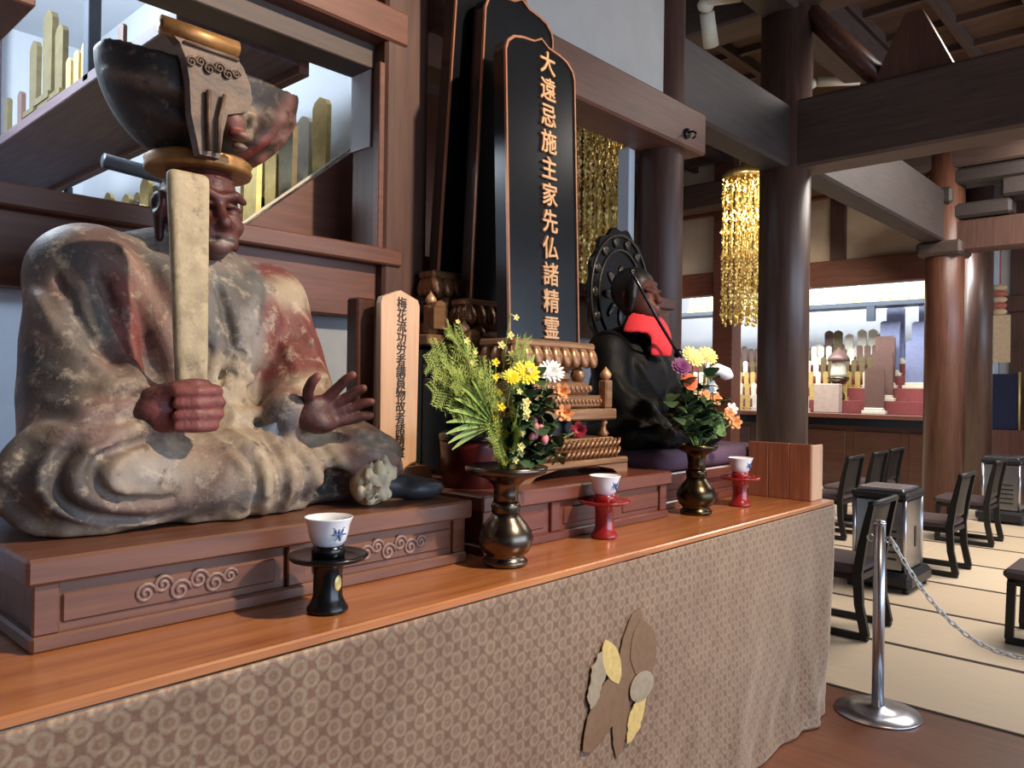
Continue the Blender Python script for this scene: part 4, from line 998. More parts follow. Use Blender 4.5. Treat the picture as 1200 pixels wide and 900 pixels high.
# ------------------------------------------------------------------ black memorial tablets
def memorial_tablet(label, cx, cy, zb, lean, full, H=1.11):
    o = thing('memorial_tablet', label, 'tablet', (cx, cy, PZ if full else zb-.30)); W = .40
    R = Rx(lean); piv = Vector((cx, cy, zb))
    def out(inset):
        w_ = W/2-inset; t_ = H-inset; P = [(-w_, 0+inset*.3), (w_, inset*.3), (w_, t_-.07), (w_-.012, t_-.038), (w_-.045, t_-.012), (w_-.09, t_), (.04, t_+.008), (0, t_+.03), (-.04, t_+.008), (-w_+.09, t_), (-w_+.045, t_-.012), (-w_+.012, t_-.038), (-w_, t_-.07)]
        return [(cx+a, zb+b) for a, b in P]
    def slab(poly, y0, y1):
        mb = MB().prism(poly, cy+y0, cy+y1, 1); mb.v = [R @ (Vector(v)-piv)+piv for v in mb.v]; return mb
    bd = slab(out(.003), -.028, .03).build('board', 'lacquer_black', o)
    # raised copper-coloured border strips on the front
    P = out(0); Q = out(.007)
    for i in range(len(P)):
        j = (i+1) % len(P); slab([P[i], P[j], Q[j], Q[i]], -.034, -.024).build('border_strip', 'copper_edge', bd)
    # lotus seat
    zl = zb-.07; d = .062 if not full else .115
    MB().box((cx-.235, cy-d*.75, zl+.045), (cx+.235, cy+d*.75, zb+.004), .008).build('lotus_top', 'wood_gilt', o)
    MB().box((cx-.20, cy-d*.6, zl-.03), (cx+.20, cy+d*.6, zl+.05), .02).build('lotus_core', 'wood_gilt', o)
    pt = MB().ell((0, 0, 0), (.028, .017, .042), 10, 7).mesh('lotus_petal', 'wood_gilt')
    b0 = Vector((cx, cy, PZ if full else zb-.30))
    def petal(x, y, rz):
        q = bpy.data.objects.new('lotus_petal', pt); col.objects.link(q); q.parent = o; q.location = Vector((x, y, zl+.018))-b0; q.rotation_euler = (-.25, 0, rz)
    for k in range(9): petal(cx-.215+.0537*k, cy-d*.72, 0)
    for s_ in (-1, 1):
        for k in range(3): petal(cx+s_*.222, cy-d*.4+d*.45*k, s_*PI/2)
    MB().box((cx-.13, cy-d*.45, zl-.075), (cx+.13, cy+d*.45, zl-.03), .012).build('waist', 'wood_gilt', o)
    for s_ in (-1, 1):
        MB().ell((cx+s_*.16, cy-d*.5, zl-.05), (.028, .03, .03), 10, 7).build('corner_jewel', 'wood_gilt', o)
    # upper tier with corner posts
    z2 = zl-.075
    MB().box((cx-.20, cy-d*.8, z2-.05), (cx+.20, cy+d*.8, z2), .012).build('carved_tier', 'wood_gilt', o)
    MB().box((cx-.245, cy-d*.95, z2-.095), (cx+.245, cy+d*.95, z2-.05), .006).build('carved_tier', 'wood_gilt', o)
    for s_ in (-1, 1):
        p_ = MB().box((cx+s_*.262-.022, cy-d-.02, z2-.10), (cx+s_*.262+.022, cy-d+.02, z2+.01), .006).build('corner_post', 'wood_gilt', o)
        MB().lathe([(.010, 0), (.020, .010), (.022, .022), (.013, .036), (.004, .046), (.001, .052)], (cx+s_*.262, cy-d, z2+.01), 14).build('finial', 'gold_letter', p_)
    z3 = z2-.10
    for zz, hw, yo, nb, rr in ((z2-.025, .195, d*.8, 15, .011), (z2-.073, .24, d*.95, 22, .009)):
        bw = MB()
        for k in range(nb): bw.ell((cx-hw+2*hw*k/(nb-1), cy-yo, zz), (rr, .007, rr*1.25), 8, 5)
        bw.build('bead_carving', 'wood_gilt', o)
    MB().box((cx-.30, cy-d-.03, z3-.042), (cx+.30, cy+d+.02, z3), .006).build('railing_shelf', 'wood_gilt', o)
    if full:
        for s_ in (-1, -.33, .33, 1):
            MB().lathe([(.016, 0), (.022, .012), (.012, .028), (.010, .042), (.018, .055), (.012, .066)], (cx+s_*.25, cy-d, z3-.108), 12).build('baluster', 'wood_gilt', o)
        MB().box((cx-.2, cy-d*.7, z3-.11), (cx+.2, cy+d*.7, z3-.04), .01).build('waist', 'lacquer_black', o)
        zt = z3-.108
        mb = MB().box((cx-.285, cy-d-.05, zt-.075), (cx+.285, cy+d+.02, zt), .018).build('dragon_tier', 'wood_gilt', o)
        for row in range(2):
            w_ = MB()
            for k in range(20):
                x = cx-.275+.0278*k; w_.tube([(x, cy-d-.055, zt-.068+.034*row), (x+.014, cy-d-.062, zt-.052+.034*row), (x+.028, cy-d-.055, zt-.04+.034*row)], .0065, 6)
            w_.build('wave_carving', 'wood_gilt', mb)
        MB().box((cx-.315, cy-d-.075, zt-.10), (cx+.315, cy+d+.03, zt-.075), .006).build('base_board', 'wood_gilt', o)
        for s_ in (-1, 1):
            MB().prism([(cx+s_*.315, zt-.10), (cx+s_*.315, PZ+.003), (cx+s_*.25, PZ+.003), (cx+s_*.22, PZ+.02), (cx+s_*.16, PZ+.03), (cx+s_*.11, zt-.10)], cy-d-.07, cy-d+.0, 1).build('carved_foot', 'wood_gilt', o)
            MB().prism([(cx+s_*.315, zt-.10), (cx+s_*.315, PZ+.003), (cx+s_*.25, PZ+.003), (cx+s_*.16, zt-.10)], cy+d-.02, cy+d+.025, 1).build('carved_foot', 'wood_gilt', o)
    else:
        MB().box((cx-.24, cy-d*.8, zb-.30), (cx+.24, cy+d*.8, z3-.04), .006).build('dark_base', 'lacquer_black', o)
        for s_ in (-1, 1):
            hp = MB().prism([(cx+s_*.25-.035, zb-.225), (cx+s_*.25+.035, zb-.225), (cx+s_*.25+.035, zb-.15), (cx+s_*.25+.02, zb-.125), (cx+s_*.25, zb-.118), (cx+s_*.25-.02, zb-.125), (cx+s_*.25-.035, zb-.15)], cy-d-.045, cy-d-.02, 1)
            hp.build('arched_panel', 'wood_gilt', o)
    return o, R, piv
o, R, piv = memorial_tablet('black memorial tablet with gold inscription on a carved lotus pedestal', 2.205, 1.90, 1.615, -.037, True)
text_part('inscription', '\n'.join('大遠忌施主家先仏諸精霊'), .092, 1.085, 'gold_letter', o, R @ (Vector((2.235, 1.90-.032, 1.615+.555))-piv)+piv, .005, .0016, R)
memorial_tablet('black memorial tablet directly behind the inscribed one', 2.258, 2.150, 1.775, .049, False, 1.17)
memorial_tablet('rearmost black memorial tablet beside the square post', 2.20, 2.272, 1.885, .075, False, 1.20)
solo('riser_step', MB().box((1.90, 2.072, PZ), (2.60, 2.206, 1.775-.30), .004), 'lacquer_black', 'low black riser step under the middle black tablet', 'riser')
solo('riser_step', MB().box((1.90, 2.208, PZ), (2.55, 2.328, 1.885-.30), .004), 'lacquer_black', 'tall black riser step under the rearmost black tablet', 'riser')
# pale wooden plaque
pq = thing('wooden_plaque', 'pale wooden plaque with black brush writing on a small foot', 'plaque', (1.645, 2.03, PZ))
MB().prism([(1.565, PZ+.03), (1.715, PZ+.03), (1.722, 1.715), (1.714, 1.735), (1.64, 1.762), (1.566, 1.735), (1.56, 1.715)], 2.02, 2.045, 1).build('board', 'wood_pale', pq)
MB().prism([(1.53, PZ), (1.77, PZ), (1.745, PZ+.055), (1.555, PZ+.055)], 1.99, 2.075, 1).build('foot', 'wood_pale', pq)
text_part('inscription', '\n'.join('梅花流功労者講員物故者諸精霊'), .042, .90, 'ink_black', pq, (1.645, 2.019, 1.475), .001, .0006)
# dark red panel post left of the plaque and the dark red tub
solo('side_plaque', MB().box((1.525, 2.10, PZ), (1.60, 2.16, 1.735), .006), 'wood_cabinet', 'dark reddish wooden upright behind the pale plaque', 'upright')
tu = thing('lacquer_tub', 'dark red lacquer tub behind the fern fronds', 'tub', (1.78, 2.0, PZ))
MB().lathe([(.085, 0), (.095, .005), (.105, .13), (.107, .155)], (1.765, 1.80, PZ), 28).build('body', 'lacquer_tub', tu)
MB().lathe([(.110, .150), (.110, .172), (.090, .182), (.02, .186)], (1.765, 1.80, PZ), 28).build('lid', 'lacquer_black', tu)

# ------------------------------------------------------------------ dark seated statue
KZ = TZ+.15
cu = Sculpt((2.70, 1.64, KZ-.02), (3.72, 2.36, KZ+.12), .010)
cu.box((3.20, 2.0, KZ+.045), (.45, .30, .046), '#5d4457', .045, .01); cu.box((3.2, 2, KZ-.099), (1, 1, .1), None, .001, .001, 'sub')
cuo = thing('floor_cushion', 'flat dull purple cushion under the dark seated statue', 'cushion', (3.20, 2.0, KZ))
cu.build('pad', 'cushion_purple', cuo)
QZ = KZ+.088
ds = thing('dark_statue', 'small dark seated monk statue with halo and red bib', 'statue', (3.12, 2.05, QZ))
K1, K2 = '#08090a', '#0f0f0f'
D = Sculpt((2.70, 1.66, QZ-.02), (3.60, 2.34, 1.80), .009)
D.ell((3.14, 2.0, QZ+.05), (.36, .27, .10), K1, .03); D.ell((2.92, 1.90, QZ+.07), (.14, .14, .085), K1, .04); D.ell((3.42, 1.89, QZ+.075), (.18, .15, .09), K1, .04)
D.tube([(3.12, 2.08, QZ+.05), (3.12, 2.08, 1.45), (3.12, 2.08, 1.60)], [.19, .17, .14], K1, .05)
D.ell((3.12, 2.02, 1.50), (.16, .13, .16), K1, .04)
for s_ in (-1, 1):
    D.ell((3.12+s_*.17, 2.06, 1.625), (.085, .09, .085), K2, .04); D.tube([(3.12+s_*.18, 2.05, 1.58), (3.12+s_*.22, 2.0, 1.44), (3.12+s_*.20, 1.93, 1.36)], [.085, .08, .075], K1, .04)
    D.tube([(3.12+s_*.20, 1.93, 1.36), (3.12+s_*.09, 1.84, 1.37)], [.07, .045], K2, .03)
D.tube([(3.12, 2.05, 1.60), (3.12, 2.03, 1.74)], [.07, .055], '#2a1a17', .02)
D.tube([(2.92, 1.84, 1.34), (2.94, 1.78, QZ+.08)], [.05, .06], K1, .03)
for xz in ([(2.86, 1.36), (2.92, 1.28), (3.05, 1.25), (3.2, 1.26)], [(2.83, 1.26), (2.95, 1.215), (3.1, 1.21)], [(3.0, 1.6), (3.04, 1.5), (3.12, 1.42)], [(3.24, 1.6), (3.2, 1.5), (3.12, 1.42)],
           [(2.95, 1.6), (2.9, 1.5), (2.92, 1.4)], [(3.28, 1.6), (3.34, 1.5), (3.32, 1.4)], [(3.1, 1.3), (3.25, 1.27), (3.4, 1.25)], [(2.86, 1.5), (2.88, 1.42), (2.95, 1.36)], [(3.15, 1.24), (3.3, 1.22), (3.45, 1.21)]):
    D.fold(xz, .014, K2, .014, .25)
for k in range(4): D.tube([(3.10+.012*k, 1.80, 1.335+.018*k), (3.15, 1.775, 1.335+.018*k), (3.19, 1.80, 1.335+.018*k)], .011, '#2b1d1a', .006)
D.box((3.1, 2, QZ-.099), (1, 1, .1), None, .001, .001, 'sub')
D.build('body', 'statue_dark', ds)
h = Sculpt((3.0, 1.86, 1.70), (3.25, 2.16, 2.02), .006); F1 = '#4a2c28'
h.ell((3.12, 2.02, 1.875), (.078, .098, .112), F1, .01); h.ell((3.12, 1.975, 1.80), (.058, .07, .05), F1, .02); h.tube([(3.12, 1.925, 1.885), (3.12, 1.905, 1.845)], [.011, .017], F1, .01)
h.tube([(3.09, 1.932, 1.808), (3.12, 1.918, 1.81), (3.15, 1.932, 1.808)], .008, F1, .006); h.tube([(3.095, 1.932, 1.792), (3.12, 1.92, 1.790), (3.145, 1.932, 1.792)], .008, F1, .006)
for s_ in (-1, 1):
    h.ell((3.12+s_*.036, 1.922, 1.866), (.02, .014, .011), None, .01, 'sub'); h.ell((3.12+s_*.036, 1.942, 1.866), (.016, .014, .010), '#1c1413', .004); h.tube([(3.12+s_*.012, 1.924, 1.89), (3.12+s_*.06, 1.935, 1.893)], .009, F1, .008)
    h.ell((3.12+s_*.082, 2.03, 1.86), (.013, .028, .045), F1, .008)
h.ell((3.12, 1.925, 1.845), (.05, .03, .035), '#7d514a', op='paint')
h.build('head', 'statue_dark', ds, label='dark brown face in profile')
hr = Sculpt((2.98, 1.88, 1.76), (3.26, 2.18, 2.06), .006)
hr.ell((3.12, 2.045, 1.905), (.094, .108, .106), '#0b0a0a', .01); hr.box((3.12, 1.86, 1.83), (.3, .095, .098), None, .02, .02, 'sub'); hr.box((3.12, 2.0, 1.70), (.3, .3, .11), None, .02, .02, 'sub')
for s_ in (-1, 1): hr.tube([(3.12+s_*.078, 1.985, 1.93), (3.12+s_*.088, 1.985, 1.86), (3.12+s_*.085, 2.0, 1.80)], [.022, .02, .012], '#0b0a0a', .012)
hr.build('hair', 'hair_black', ds, label='black cap of hair')
# bib
bb = Sculpt((2.92, 1.78, 1.50), (3.32, 2.14, 1.84), .008)
bb.put(lambda P: np.abs(Sculpt.d_ell(P, (3.12, 2.0, 1.64), (.150, .130, .165)))-.010, ([2.92, 1.8, 1.4], [3.3, 2.14, 1.8]), .004, '#d8303a')
bb.box((3.12, 2.10, 1.60), (.5, .10, .5), None, .01, .006, 'sub'); bb.ell((3.12, 2.0, 1.83), (.085, .12, .09), None, .006, 'sub'); bb.box((3.12, 1.9, 1.455), (.5, .5, .135), None, .01, .01, 'sub')
bb.box((3.12-.165, 1.9, 1.56), (.08, .3, .13), None, .02, .02, 'sub'); bb.box((3.12+.165, 1.9, 1.56), (.08, .3, .13), None, .02, .02, 'sub')
bb.build('bib', 'bib_red', ds, label='bright red cloth bib')
# halo
ha = thing_halo = MB()
n = 56; cx_, cz_, yy = 3.16+.09, 1.90, 2.205
out = [(cx_+(.285+.010*math.cos(14*2*PI*k/112))*math.cos(2*PI*k/112)*.88, cz_+(.325+.010*math.cos(14*2*PI*k/112))*math.sin(2*PI*k/112)) for k in range(112)]
hb = MB().prism(out, yy, yy+.022, 1).build('halo', 'lacquer_black', ds); hb['label'] = 'dark carved halo disc with scalloped rim'
mb = MB(); mb.tube([(cx_+.205*math.cos(a)*.88, yy-.004, cz_+.222*math.sin(a)) for a in [2*PI*k/48 for k in range(49)]], .007, 6); mb.tube([(cx_+.275*math.cos(a)*.88, yy-.004, cz_+.293*math.sin(a)) for a in [2*PI*k/48 for k in range(49)]], .008, 6); mb.build('halo_ring', 'statue_halo', hb) if plain('statue_halo', '#2c2620', .35, .3, .3) else None
for k in range(14):
    a = 2*PI*k/14; c = (cx_+.245*math.cos(a)*.88, yy-.004, cz_+.26*math.sin(a)); MB().ell(c, (.026, .012, .026), 10, 6).build('halo_boss', 'statue_halo', hb)
for k in range(8):
    a = 2*PI*k/8; MB().ell((cx_+.10*math.cos(a), yy-.004, cz_+.10*math.sin(a)), (.05, .008, .022), 10, 6, Ry(-a)).build('halo_petal', 'statue_halo', hb)
MB().box((3.19, 2.19, QZ+.02), (3.29, 2.23, 1.60), .01).build('halo_post', 'lacquer_black', ds)
sp = thing('priest_staff', 'thin dark staff slanting across the red bib', 'staff', (3.10, 1.80, 1.45))
MB().tube([(2.70, 1.82, 1.915), (2.88, 1.815, 1.745), (3.20, 1.79, 1.45)], [.007, .007, .007], 8).build('shaft', 'lacquer_black', sp)
MB().ell((2.69, 1.82, 1.925), (.014, .010, .018), 12, 8).build('head', 'lacquer_black', sp)
MB().ell((3.03, 1.80, 1.605), (.022, .022, .022), 12, 8).build('grip', 'lacquer_black', sp)

ds.location.x -= .09

# ------------------------------------------------------------------ stanchions and chain
def stanchion(label, x, y):
    o = thing('rope_stanchion', label, 'stanchion', (x, y, 0))
    MB().lathe([(.178, 0), (.182, .004), (.180, .010), (.10, .022), (.04, .030), (.032, .036)], (x, y, 0), 48).build('base_plate', 'steel', o)
    MB().lathe([(.0255, .03), (.0255, .855)], (x, y, 0), 28).build('post', 'steel', o)
    MB().lathe([(.027, .85), (.028, .858), (.024, .866), (.002, .87)], (x, y, 0), 28).build('cap', 'steel', o)
    for s_ in (-1, 1):
        P = [(x+.0*s_, y+s_*(.040+.014*math.cos(a)), .785+.014*math.sin(a)) for a in [2*PI*k/14 for k in range(15)]]; MB().tube(P, .0035, 6).build('eyelet', 'steel', o)
    return o
SX = 3.72
stanchion('polished steel post with round base beside the cloth corner', SX, 1.165)
stanchion('second polished steel post further along the chain', SX+.02, .12)
link = MB().tube([(.013*math.cos(a)+(.008 if math.cos(a) > 0 else -.008), .0085*math.sin(a), 0) for a in [2*PI*k/14 for k in range(15)]], .0034, 6).mesh('chain_link', 'plastic_white')
ch = thing('plastic_chain', 'white plastic chain sagging from the steel post to the right', 'chain', (SX, .64, .40))
N = 44; A, Bp = Vector((SX, 1.165-.058, .775)), Vector((SX+.02, .12+.058, .775)); L = []
for k in range(241):
    t = k/240; p = A.lerp(Bp, t); p.z = .775-.395*(1-(2*abs(t-.5))**2.1); L.append(p)
acc = [0]
for a, b in zip(L[:-1], L[1:]): acc.append(acc[-1]+(b-a).length)
N = int(acc[-1]/.030); j = 0
for k in range(N+1):
    sgo = acc[-1]*k/N
    while j < 239 and acc[j+1] < sgo: j += 1
    d = (L[j+1]-L[j]).normalized(); q = d.to_track_quat('X', 'Z')
    e = bpy.data.objects.new('chain_link', link); col.objects.link(e); e.parent = ch; e.location = L[j]-Vector((SX, .64, .40)); e.rotation_mode = 'QUATERNION'
    from mathutils import Quaternion
    e.rotation_quaternion = q @ Quaternion((1, 0, 0), (PI/4 if k % 2 else -PI/4))

# ------------------------------------------------------------------ chairs
def chair_proto():
    o = thing('low_chair', 'x', 'chair', (0, 0, 0), 'low black chairs on the tatami')
    MB().box((-.22, -.20, .37), (.22, .26, .43), .02).build('seat', 'chair_pad', o)
    MB().box((-.205, -.21, .335), (.205, .24, .372), .006).build('seat_frame', 'chair_black', o)
    for s_ in (-1, 1):
        x = s_*.205
        def bar(name, pts, w_=.017, d=.020):
            mb = MB(); vs_ = []; fs = []
            for (y, z, dy, dz) in pts: vs_ += [(x-w_, y-dy, z-dz), (x+w_, y-dy, z-dz), (x+w_, y+dy, z+dz), (x-w_, y+dy, z+dz)]
            for i in range(len(pts)-1):
                for q in range(4): fs.append((4*i+q, 4*i+(q+1) % 4, 4*i+4+(q+1) % 4, 4*i+4+q))
            e = 4*(len(pts)-1); fs += [(0, 3, 2, 1), (e, e+1, e+2, e+3)]; mb.add(vs_, fs); mb.build(name, 'chair_black', o)
        bar('rear_leg', [(-.235, .03, .024, 0), (-.20, .20, .024, 0), (-.19, .38, .026, 0), (-.215, .55, .024, 0), (-.245, .70, .02, 0), (-.268, .80, .016, 0)])
        bar('front_leg', [(.225, .03, .022, 0), (.215, .36, .022, 0)])
        MB().box((x-.018, -.255, 0), (x+.018, .245, .038), .006).build('skid', 'chair_black', o)
    vs_ = []; fs = []
    for j in range(9):
        t = j/8; z = .46+.33*t; y0 = -.20-.055*t**1.4
        for i in range(9):
            u = i/8-.5; vs_.append((u*.385, y0-.025*(1-4*u*u), z))
    for j in range(8):
        for i in range(8): fs.append((j*9+i, j*9+i+1, j*9+i+10, j*9+i+9))
    b = MB().add(vs_, fs, True).build('backrest', 'chair_black', o); md = b.modifiers.new('t', 'SOLIDIFY'); md.thickness = .014
    MB().tube([(-.225, -.265, .795), (-.1, -.284, .80), (0, -.29, .802), (.1, -.284, .80), (.225, -.265, .795)], .020, 8, .8).build('top_rail', 'chair_black', o)
    return o
cp0 = chair_proto()
CH = [((4.92, 1.785), 0, 'low black chair partly hidden behind the steel post'), ((7.03, 1.81), 0, 'low black chair right of the nearer heater'), ((8.62, 1.88), 0, 'low black chair in front of the far heater'),
      ((7.93, 2.98), 0, 'low black chair just right of the wooden box'), ((8.70, 2.99), 0, 'low black chair behind the nearer heater, left one'), ((9.35, 3.02), .0, 'low black chair against the reddish pillar'),
      ((5.47, .71), 0, 'low black chair cut off by the right edge'), ((7.25, .71), 0, 'low black chair in the row beyond the right edge'), ((6.95, 3.9), 0, 'low black chair deep in the sanctuary')]
for k, (p, rz, lb) in enumerate(CH):
    if k in (7, 8): continue
    if k == 0: cp0.location = (p[0], p[1], .0065); cp0['label'] = lb
    else: place(cp0, (p[0], p[1], .0065), rz, lb)

# ------------------------------------------------------------------ heaters
def heater_proto():
    o = thing('hall_heater', 'x', 'heater', (0, 0, 0), 'metal heaters standing on the tatami')
    MB().box((-.27, -.24, .02), (.27, .24, .14), .03).build('base', 'heater_black', o)
    for sx in (-1, 1):
        for sy in (-1, 1): MB().lathe([(.025, 0), (.02, .03)], (sx*.22, sy*.19, 0), 12).build('foot', 'heater_black', o)
    bd = MB().box((-.205, -.18, .13), (.205, .18, .665), .022).build('body', 'heater_body', o)
    for sx in (-1, 1):
        for sy in (-1, 1): MB().tube([(sx*.20, sy*.175, .14), (sx*.20, sy*.175, .67)], .014, 10).build('corner_trim', 'steel', o)
    for k in range(5): MB().box((-.209, -.12, .22+.05*k), (-.20, .12, .235+.05*k)).build('louvre', 'heater_black', bd)
    MB().box((.02, -.184, .30), (.06, -.178, .45)).build('handle_slot', 'heater_black', bd)
    MB().box((-.225, -.20, .66), (.225, .20, .71), .014).build('lid', 'heater_black', o); MB().box((-.19, -.165, .705), (.19, .165, .735), .01).build('top_plate', 'heater_body', o)
    return o
h0 = heater_proto(); h0.location = (6.25, 1.90, .0065); h0['label'] = 'large shiny metal heater behind the steel post'
place(h0, (10.25, 1.88, .0065), 0, 'distant metal heater right of the reddish pillar')

# ------------------------------------------------------------------ hanging golden ornaments
def strand_mesh(L, seed):
    rnd = random.Random(seed); mb = MB(); z = 0
    while z > -L:
        for q in range(2):
            a = rnd.uniform(0, 2*PI); w_ = rnd.uniform(.012, .02); h_ = rnd.uniform(.03, .045); n_ = Vector((math.cos(a), math.sin(a), 0)); s_ = Vector((-n_.y, n_.x, 0)); c = Vector((rnd.uniform(-.012, .012), rnd.uniform(-.012, .012), z))
            mb.add([c, c+s_*w_-Vector((0, 0, h_*.5))+n_*.006, c-Vector((0, 0, h_)), c-s_*w_-Vector((0, 0, h_*.5))+n_*.006], [(0, 1, 2), (0, 2, 3)])
        z -= .038
    mb.tube([(0, 0, 0), (0, 0, -L)], .002, 4); mb.lathe([(.004, -L-.05), (.014, -L-.045), (.014, -L-.01), (.006, -L)], (0, 0, 0), 8)
    return mb.mesh('pendant_strand', 'gold')
def ornament(label, x, y, zt, L, nst=(7, 13, 20)):
    o = thing('hanging_ornament', label, 'ornament', (x, y, zt), 'golden hanging ornaments in the sanctuary')
    MB().lathe([(.03, .16), (.05, .12), (.10, .09), (.20, .05), (.235, .02), (.24, -.03), (.22, -.03)], (x, y, zt), 28).build('canopy', 'gold', o)
    MB().tube([(x, y, zt+.15), (x, y, 4.755)], .012, 8).build('hanging_rod', 'brass_dark', o)
    ms = [strand_mesh(L-.02*k, k) for k in range(5)]
    for ring, n_ in enumerate(nst):
        for k in range(n_):
            a = 2*PI*(k+.3*ring)/n_; r = .075*(ring+1); q = bpy.data.objects.new('pendant_strand', ms[(k*2+ring) % 5]); col.objects.link(q); q.parent = o; q.location = (r*math.cos(a), r*math.sin(a), -.02)
ornament('golden hanging ornament left of the tall dark pillar', 8.05, 3.98, 3.80, 1.58)
ornament('golden hanging ornament seen between the inscribed tablet and brown pillar', 5.45, 4.0, 3.75, 1.55)

# ------------------------------------------------------------------ small memorial tablets
def small_tablet(mat, h_, w_, kind=0):
    """ihai: foot, lotus seat, board with arched head"""
    mb = MB().box((-w_*.85, -.035, 0), (w_*.85, .035, h_*.07)).box((-w_*.6, -.026, h_*.07), (w_*.6, .026, h_*.13)).box((-w_*.8, -.03, h_*.13), (w_*.8, .03, h_*.19))
    a = w_*.55
    mb.prism([(-a*.88, h_*.19), (a*.88, h_*.19), (a, h_*.9), (a*.7, h_*.96), (0, h_), (-a*.7, h_*.96), (-a, h_*.9)], -.011, .011, 1)
    return mb.mesh('spirit_tablet', mat)
TM = {(m_, i): small_tablet(m_, .26+.05*i, .075+.008*i) for m_ in ('tablet_gold', 'tablet_dim', 'tablet_white', 'tablet_brown') for i in range(4)}
TC = {'tablet_gold': 'small gold', 'tablet_dim': 'small dull gold', 'tablet_white': 'small pale', 'tablet_brown': 'small brown'}
ORD = 'first second third fourth fifth sixth seventh eighth ninth tenth eleventh twelfth thirteenth fourteenth fifteenth sixteenth seventeenth eighteenth nineteenth twentieth twenty-first twenty-second twenty-third twenty-fourth twenty-fifth twenty-sixth twenty-seventh twenty-eighth twenty-ninth thirtieth thirty-first thirty-second thirty-third thirty-fourth'.split()
TIER = ['lowest', 'second', 'third', 'fourth', 'fifth', 'topmost']
def put_tablet(key, loc, rz, label, group):
    o = bpy.data.objects.new('spirit_tablet', TM[key]); col.objects.link(o); o.location = loc; o.rotation_euler = (0, 0, rz); return tag(o, label, 'tablet', group)
# memorial room: stepped stand rising towards +X, its side board facing the opening
stp = thing('stepped_stand', 'brown stepped stand carrying gold tablets behind the left opening', 'stand', (1.4, 3.9, 0))
MB().prism([(.95, 0), (1.93, 0), (1.93, 2.42), (1.45, 2.03), (.95, 1.62)], 2.70, 2.735, 0+1).build('side_board', 'wood_rail', stp)
MB().tube([(.95, 2.72, 1.635), (1.45, 2.72, 2.045), (1.93, 2.72, 2.435)], .006, 6).build('side_edge', 'tablet_white', stp)
rt_ = random.Random(11)
for k in range(6):
    x0 = .98+.158*k; z = 1.59+.130*k
    MB().box((x0, 2.74, z-.02), (x0+.158, 5.2, z), .003).build('step', 'wood_rail', stp); MB().box((x0, 2.74, z-.13 if k else 0), (x0+.012, 5.2, z-.02)).build('riser', 'wood_rail', stp)
    if k < 2: continue
    for j in range(16):
        mt = rt_.choice(['tablet_gold', 'tablet_gold', 'tablet_white', 'tablet_gold', 'tablet_dim'])
        put_tablet((mt, rt_.choice([0, 1, 1, 2]) if k < 4 else rt_.choice([1, 2, 3])), (x0+.08, 2.81+.125*j+rt_.uniform(-.012, .012), z), -PI/2, '%s tablet, %s from front on the %s memorial step' % (TC[mt], ORD[j], ['', '', 'fourth highest', 'third highest', 'second highest', 'highest'][k]), 'gold tablets on the stepped stand')
# high shelf
hs = thing('plank_shelf', 'long high plank shelf slanting across the upper left opening', 'shelf', (1.4, 4.2, 2.66))
MB().box((1.15, 2.62, 2.66), (1.62, 5.85, 2.71), .004).build('plank', 'wood_shelf', hs); MB().box((1.62, 2.62, 2.63), (1.665, 5.85, 2.76), .004).build('edge_strip', 'wood_rail', hs)
MB().box((1.15, 3.44, 2.68), (1.20, 3.50, 3.75), .003).build('hanger_post', 'steel_blue', hs) if plain('steel_blue', '#3d4550', .4, .3) else None
post('thin grey post under the high shelf', 1.655, 1.70, 5.30, 5.345, 2.66, 'steel_blue')
sh_l = ['leftmost small tablet on the high shelf', 'dark narrow tablet on the high shelf', 'tall ornate tablet on the high shelf', 'tallest gilt tablet on the high shelf', 'gilt tablet right of the tallest on the shelf', 'small gold tablet fourth from the shelf post', 'small gold tablet third from the shelf post', 'small gold tablet second from the shelf post', 'small gold tablet next to the shelf post', 'small tablet right of the shelf post']
for k, (y, key, sc_) in enumerate(((4.86, ('tablet_dim', 0), 1), (4.62, ('tablet_brown', 0), .9), (4.40, ('tablet_dim', 3), 1.05), (4.18, ('tablet_dim', 3), 1.25), (4.02, ('tablet_dim', 2), 1.1), (3.90, ('tablet_gold', 0), .8), (3.80, ('tablet_gold', 0), .82), (3.70, ('tablet_gold', 0), .86), (3.59, ('tablet_dim', 0), .8), (3.30, ('tablet_brown', 0), .7))):
    o = put_tablet(key, (1.23, y, 2.71), -PI/2, sh_l[k], 'tablets on the high shelf'); o.scale = (sc_, sc_, sc_)
    if k == 2: pass
solo('support_rod', MB().tube([(1.06, 3.0, 2.245), (1.95, 3.05, 2.20)], .028, 8), 'steel_blue', 'grey rod reaching across behind the statue crown', 'rod')
post('brown post at the back of the memorial room', 1.28, 1.42, 5.75, 5.9, 3.75, 'wood_shelf')

# ------------------------------------------------------------------ far altar in the alcove
fa = thing('altar_counter', 'far altar counter below the lit rows of tablets', 'counter', (12.3, 4.5, 0))
MB().box((11.75, 2.70, 1.05), (13.2, 8.55, 1.115), .006).build('worktop', 'wood_plinth_red', fa); MB().box((11.80, 2.70, .93), (11.9, 8.55, 1.05), .004).build('apron', 'lacquer_black', fa)
MB().box((11.95, 2.70, 0), (13.2, 8.55, 1.05)).build('cabinet', 'wood_cabinet', fa)
for k in range(7): MB().box((11.93, 2.72+.76*k, .08), (11.955, 3.36+.76*k, .86), .006).build('cabinet_door', 'wood_cabinet', fa)
ts = thing('tiered_stand', 'red cloth covered tiers on the far altar', 'stand', (12.6, 4.4, 1.115))
for k in range(4):
    MB().box((12.15+.22*k, 2.72, 1.115), (12.97, 8.55, 1.115+.19*(k+1)), .004).build('tier', 'red_cloth_tier', ts)
rf = random.Random(5)
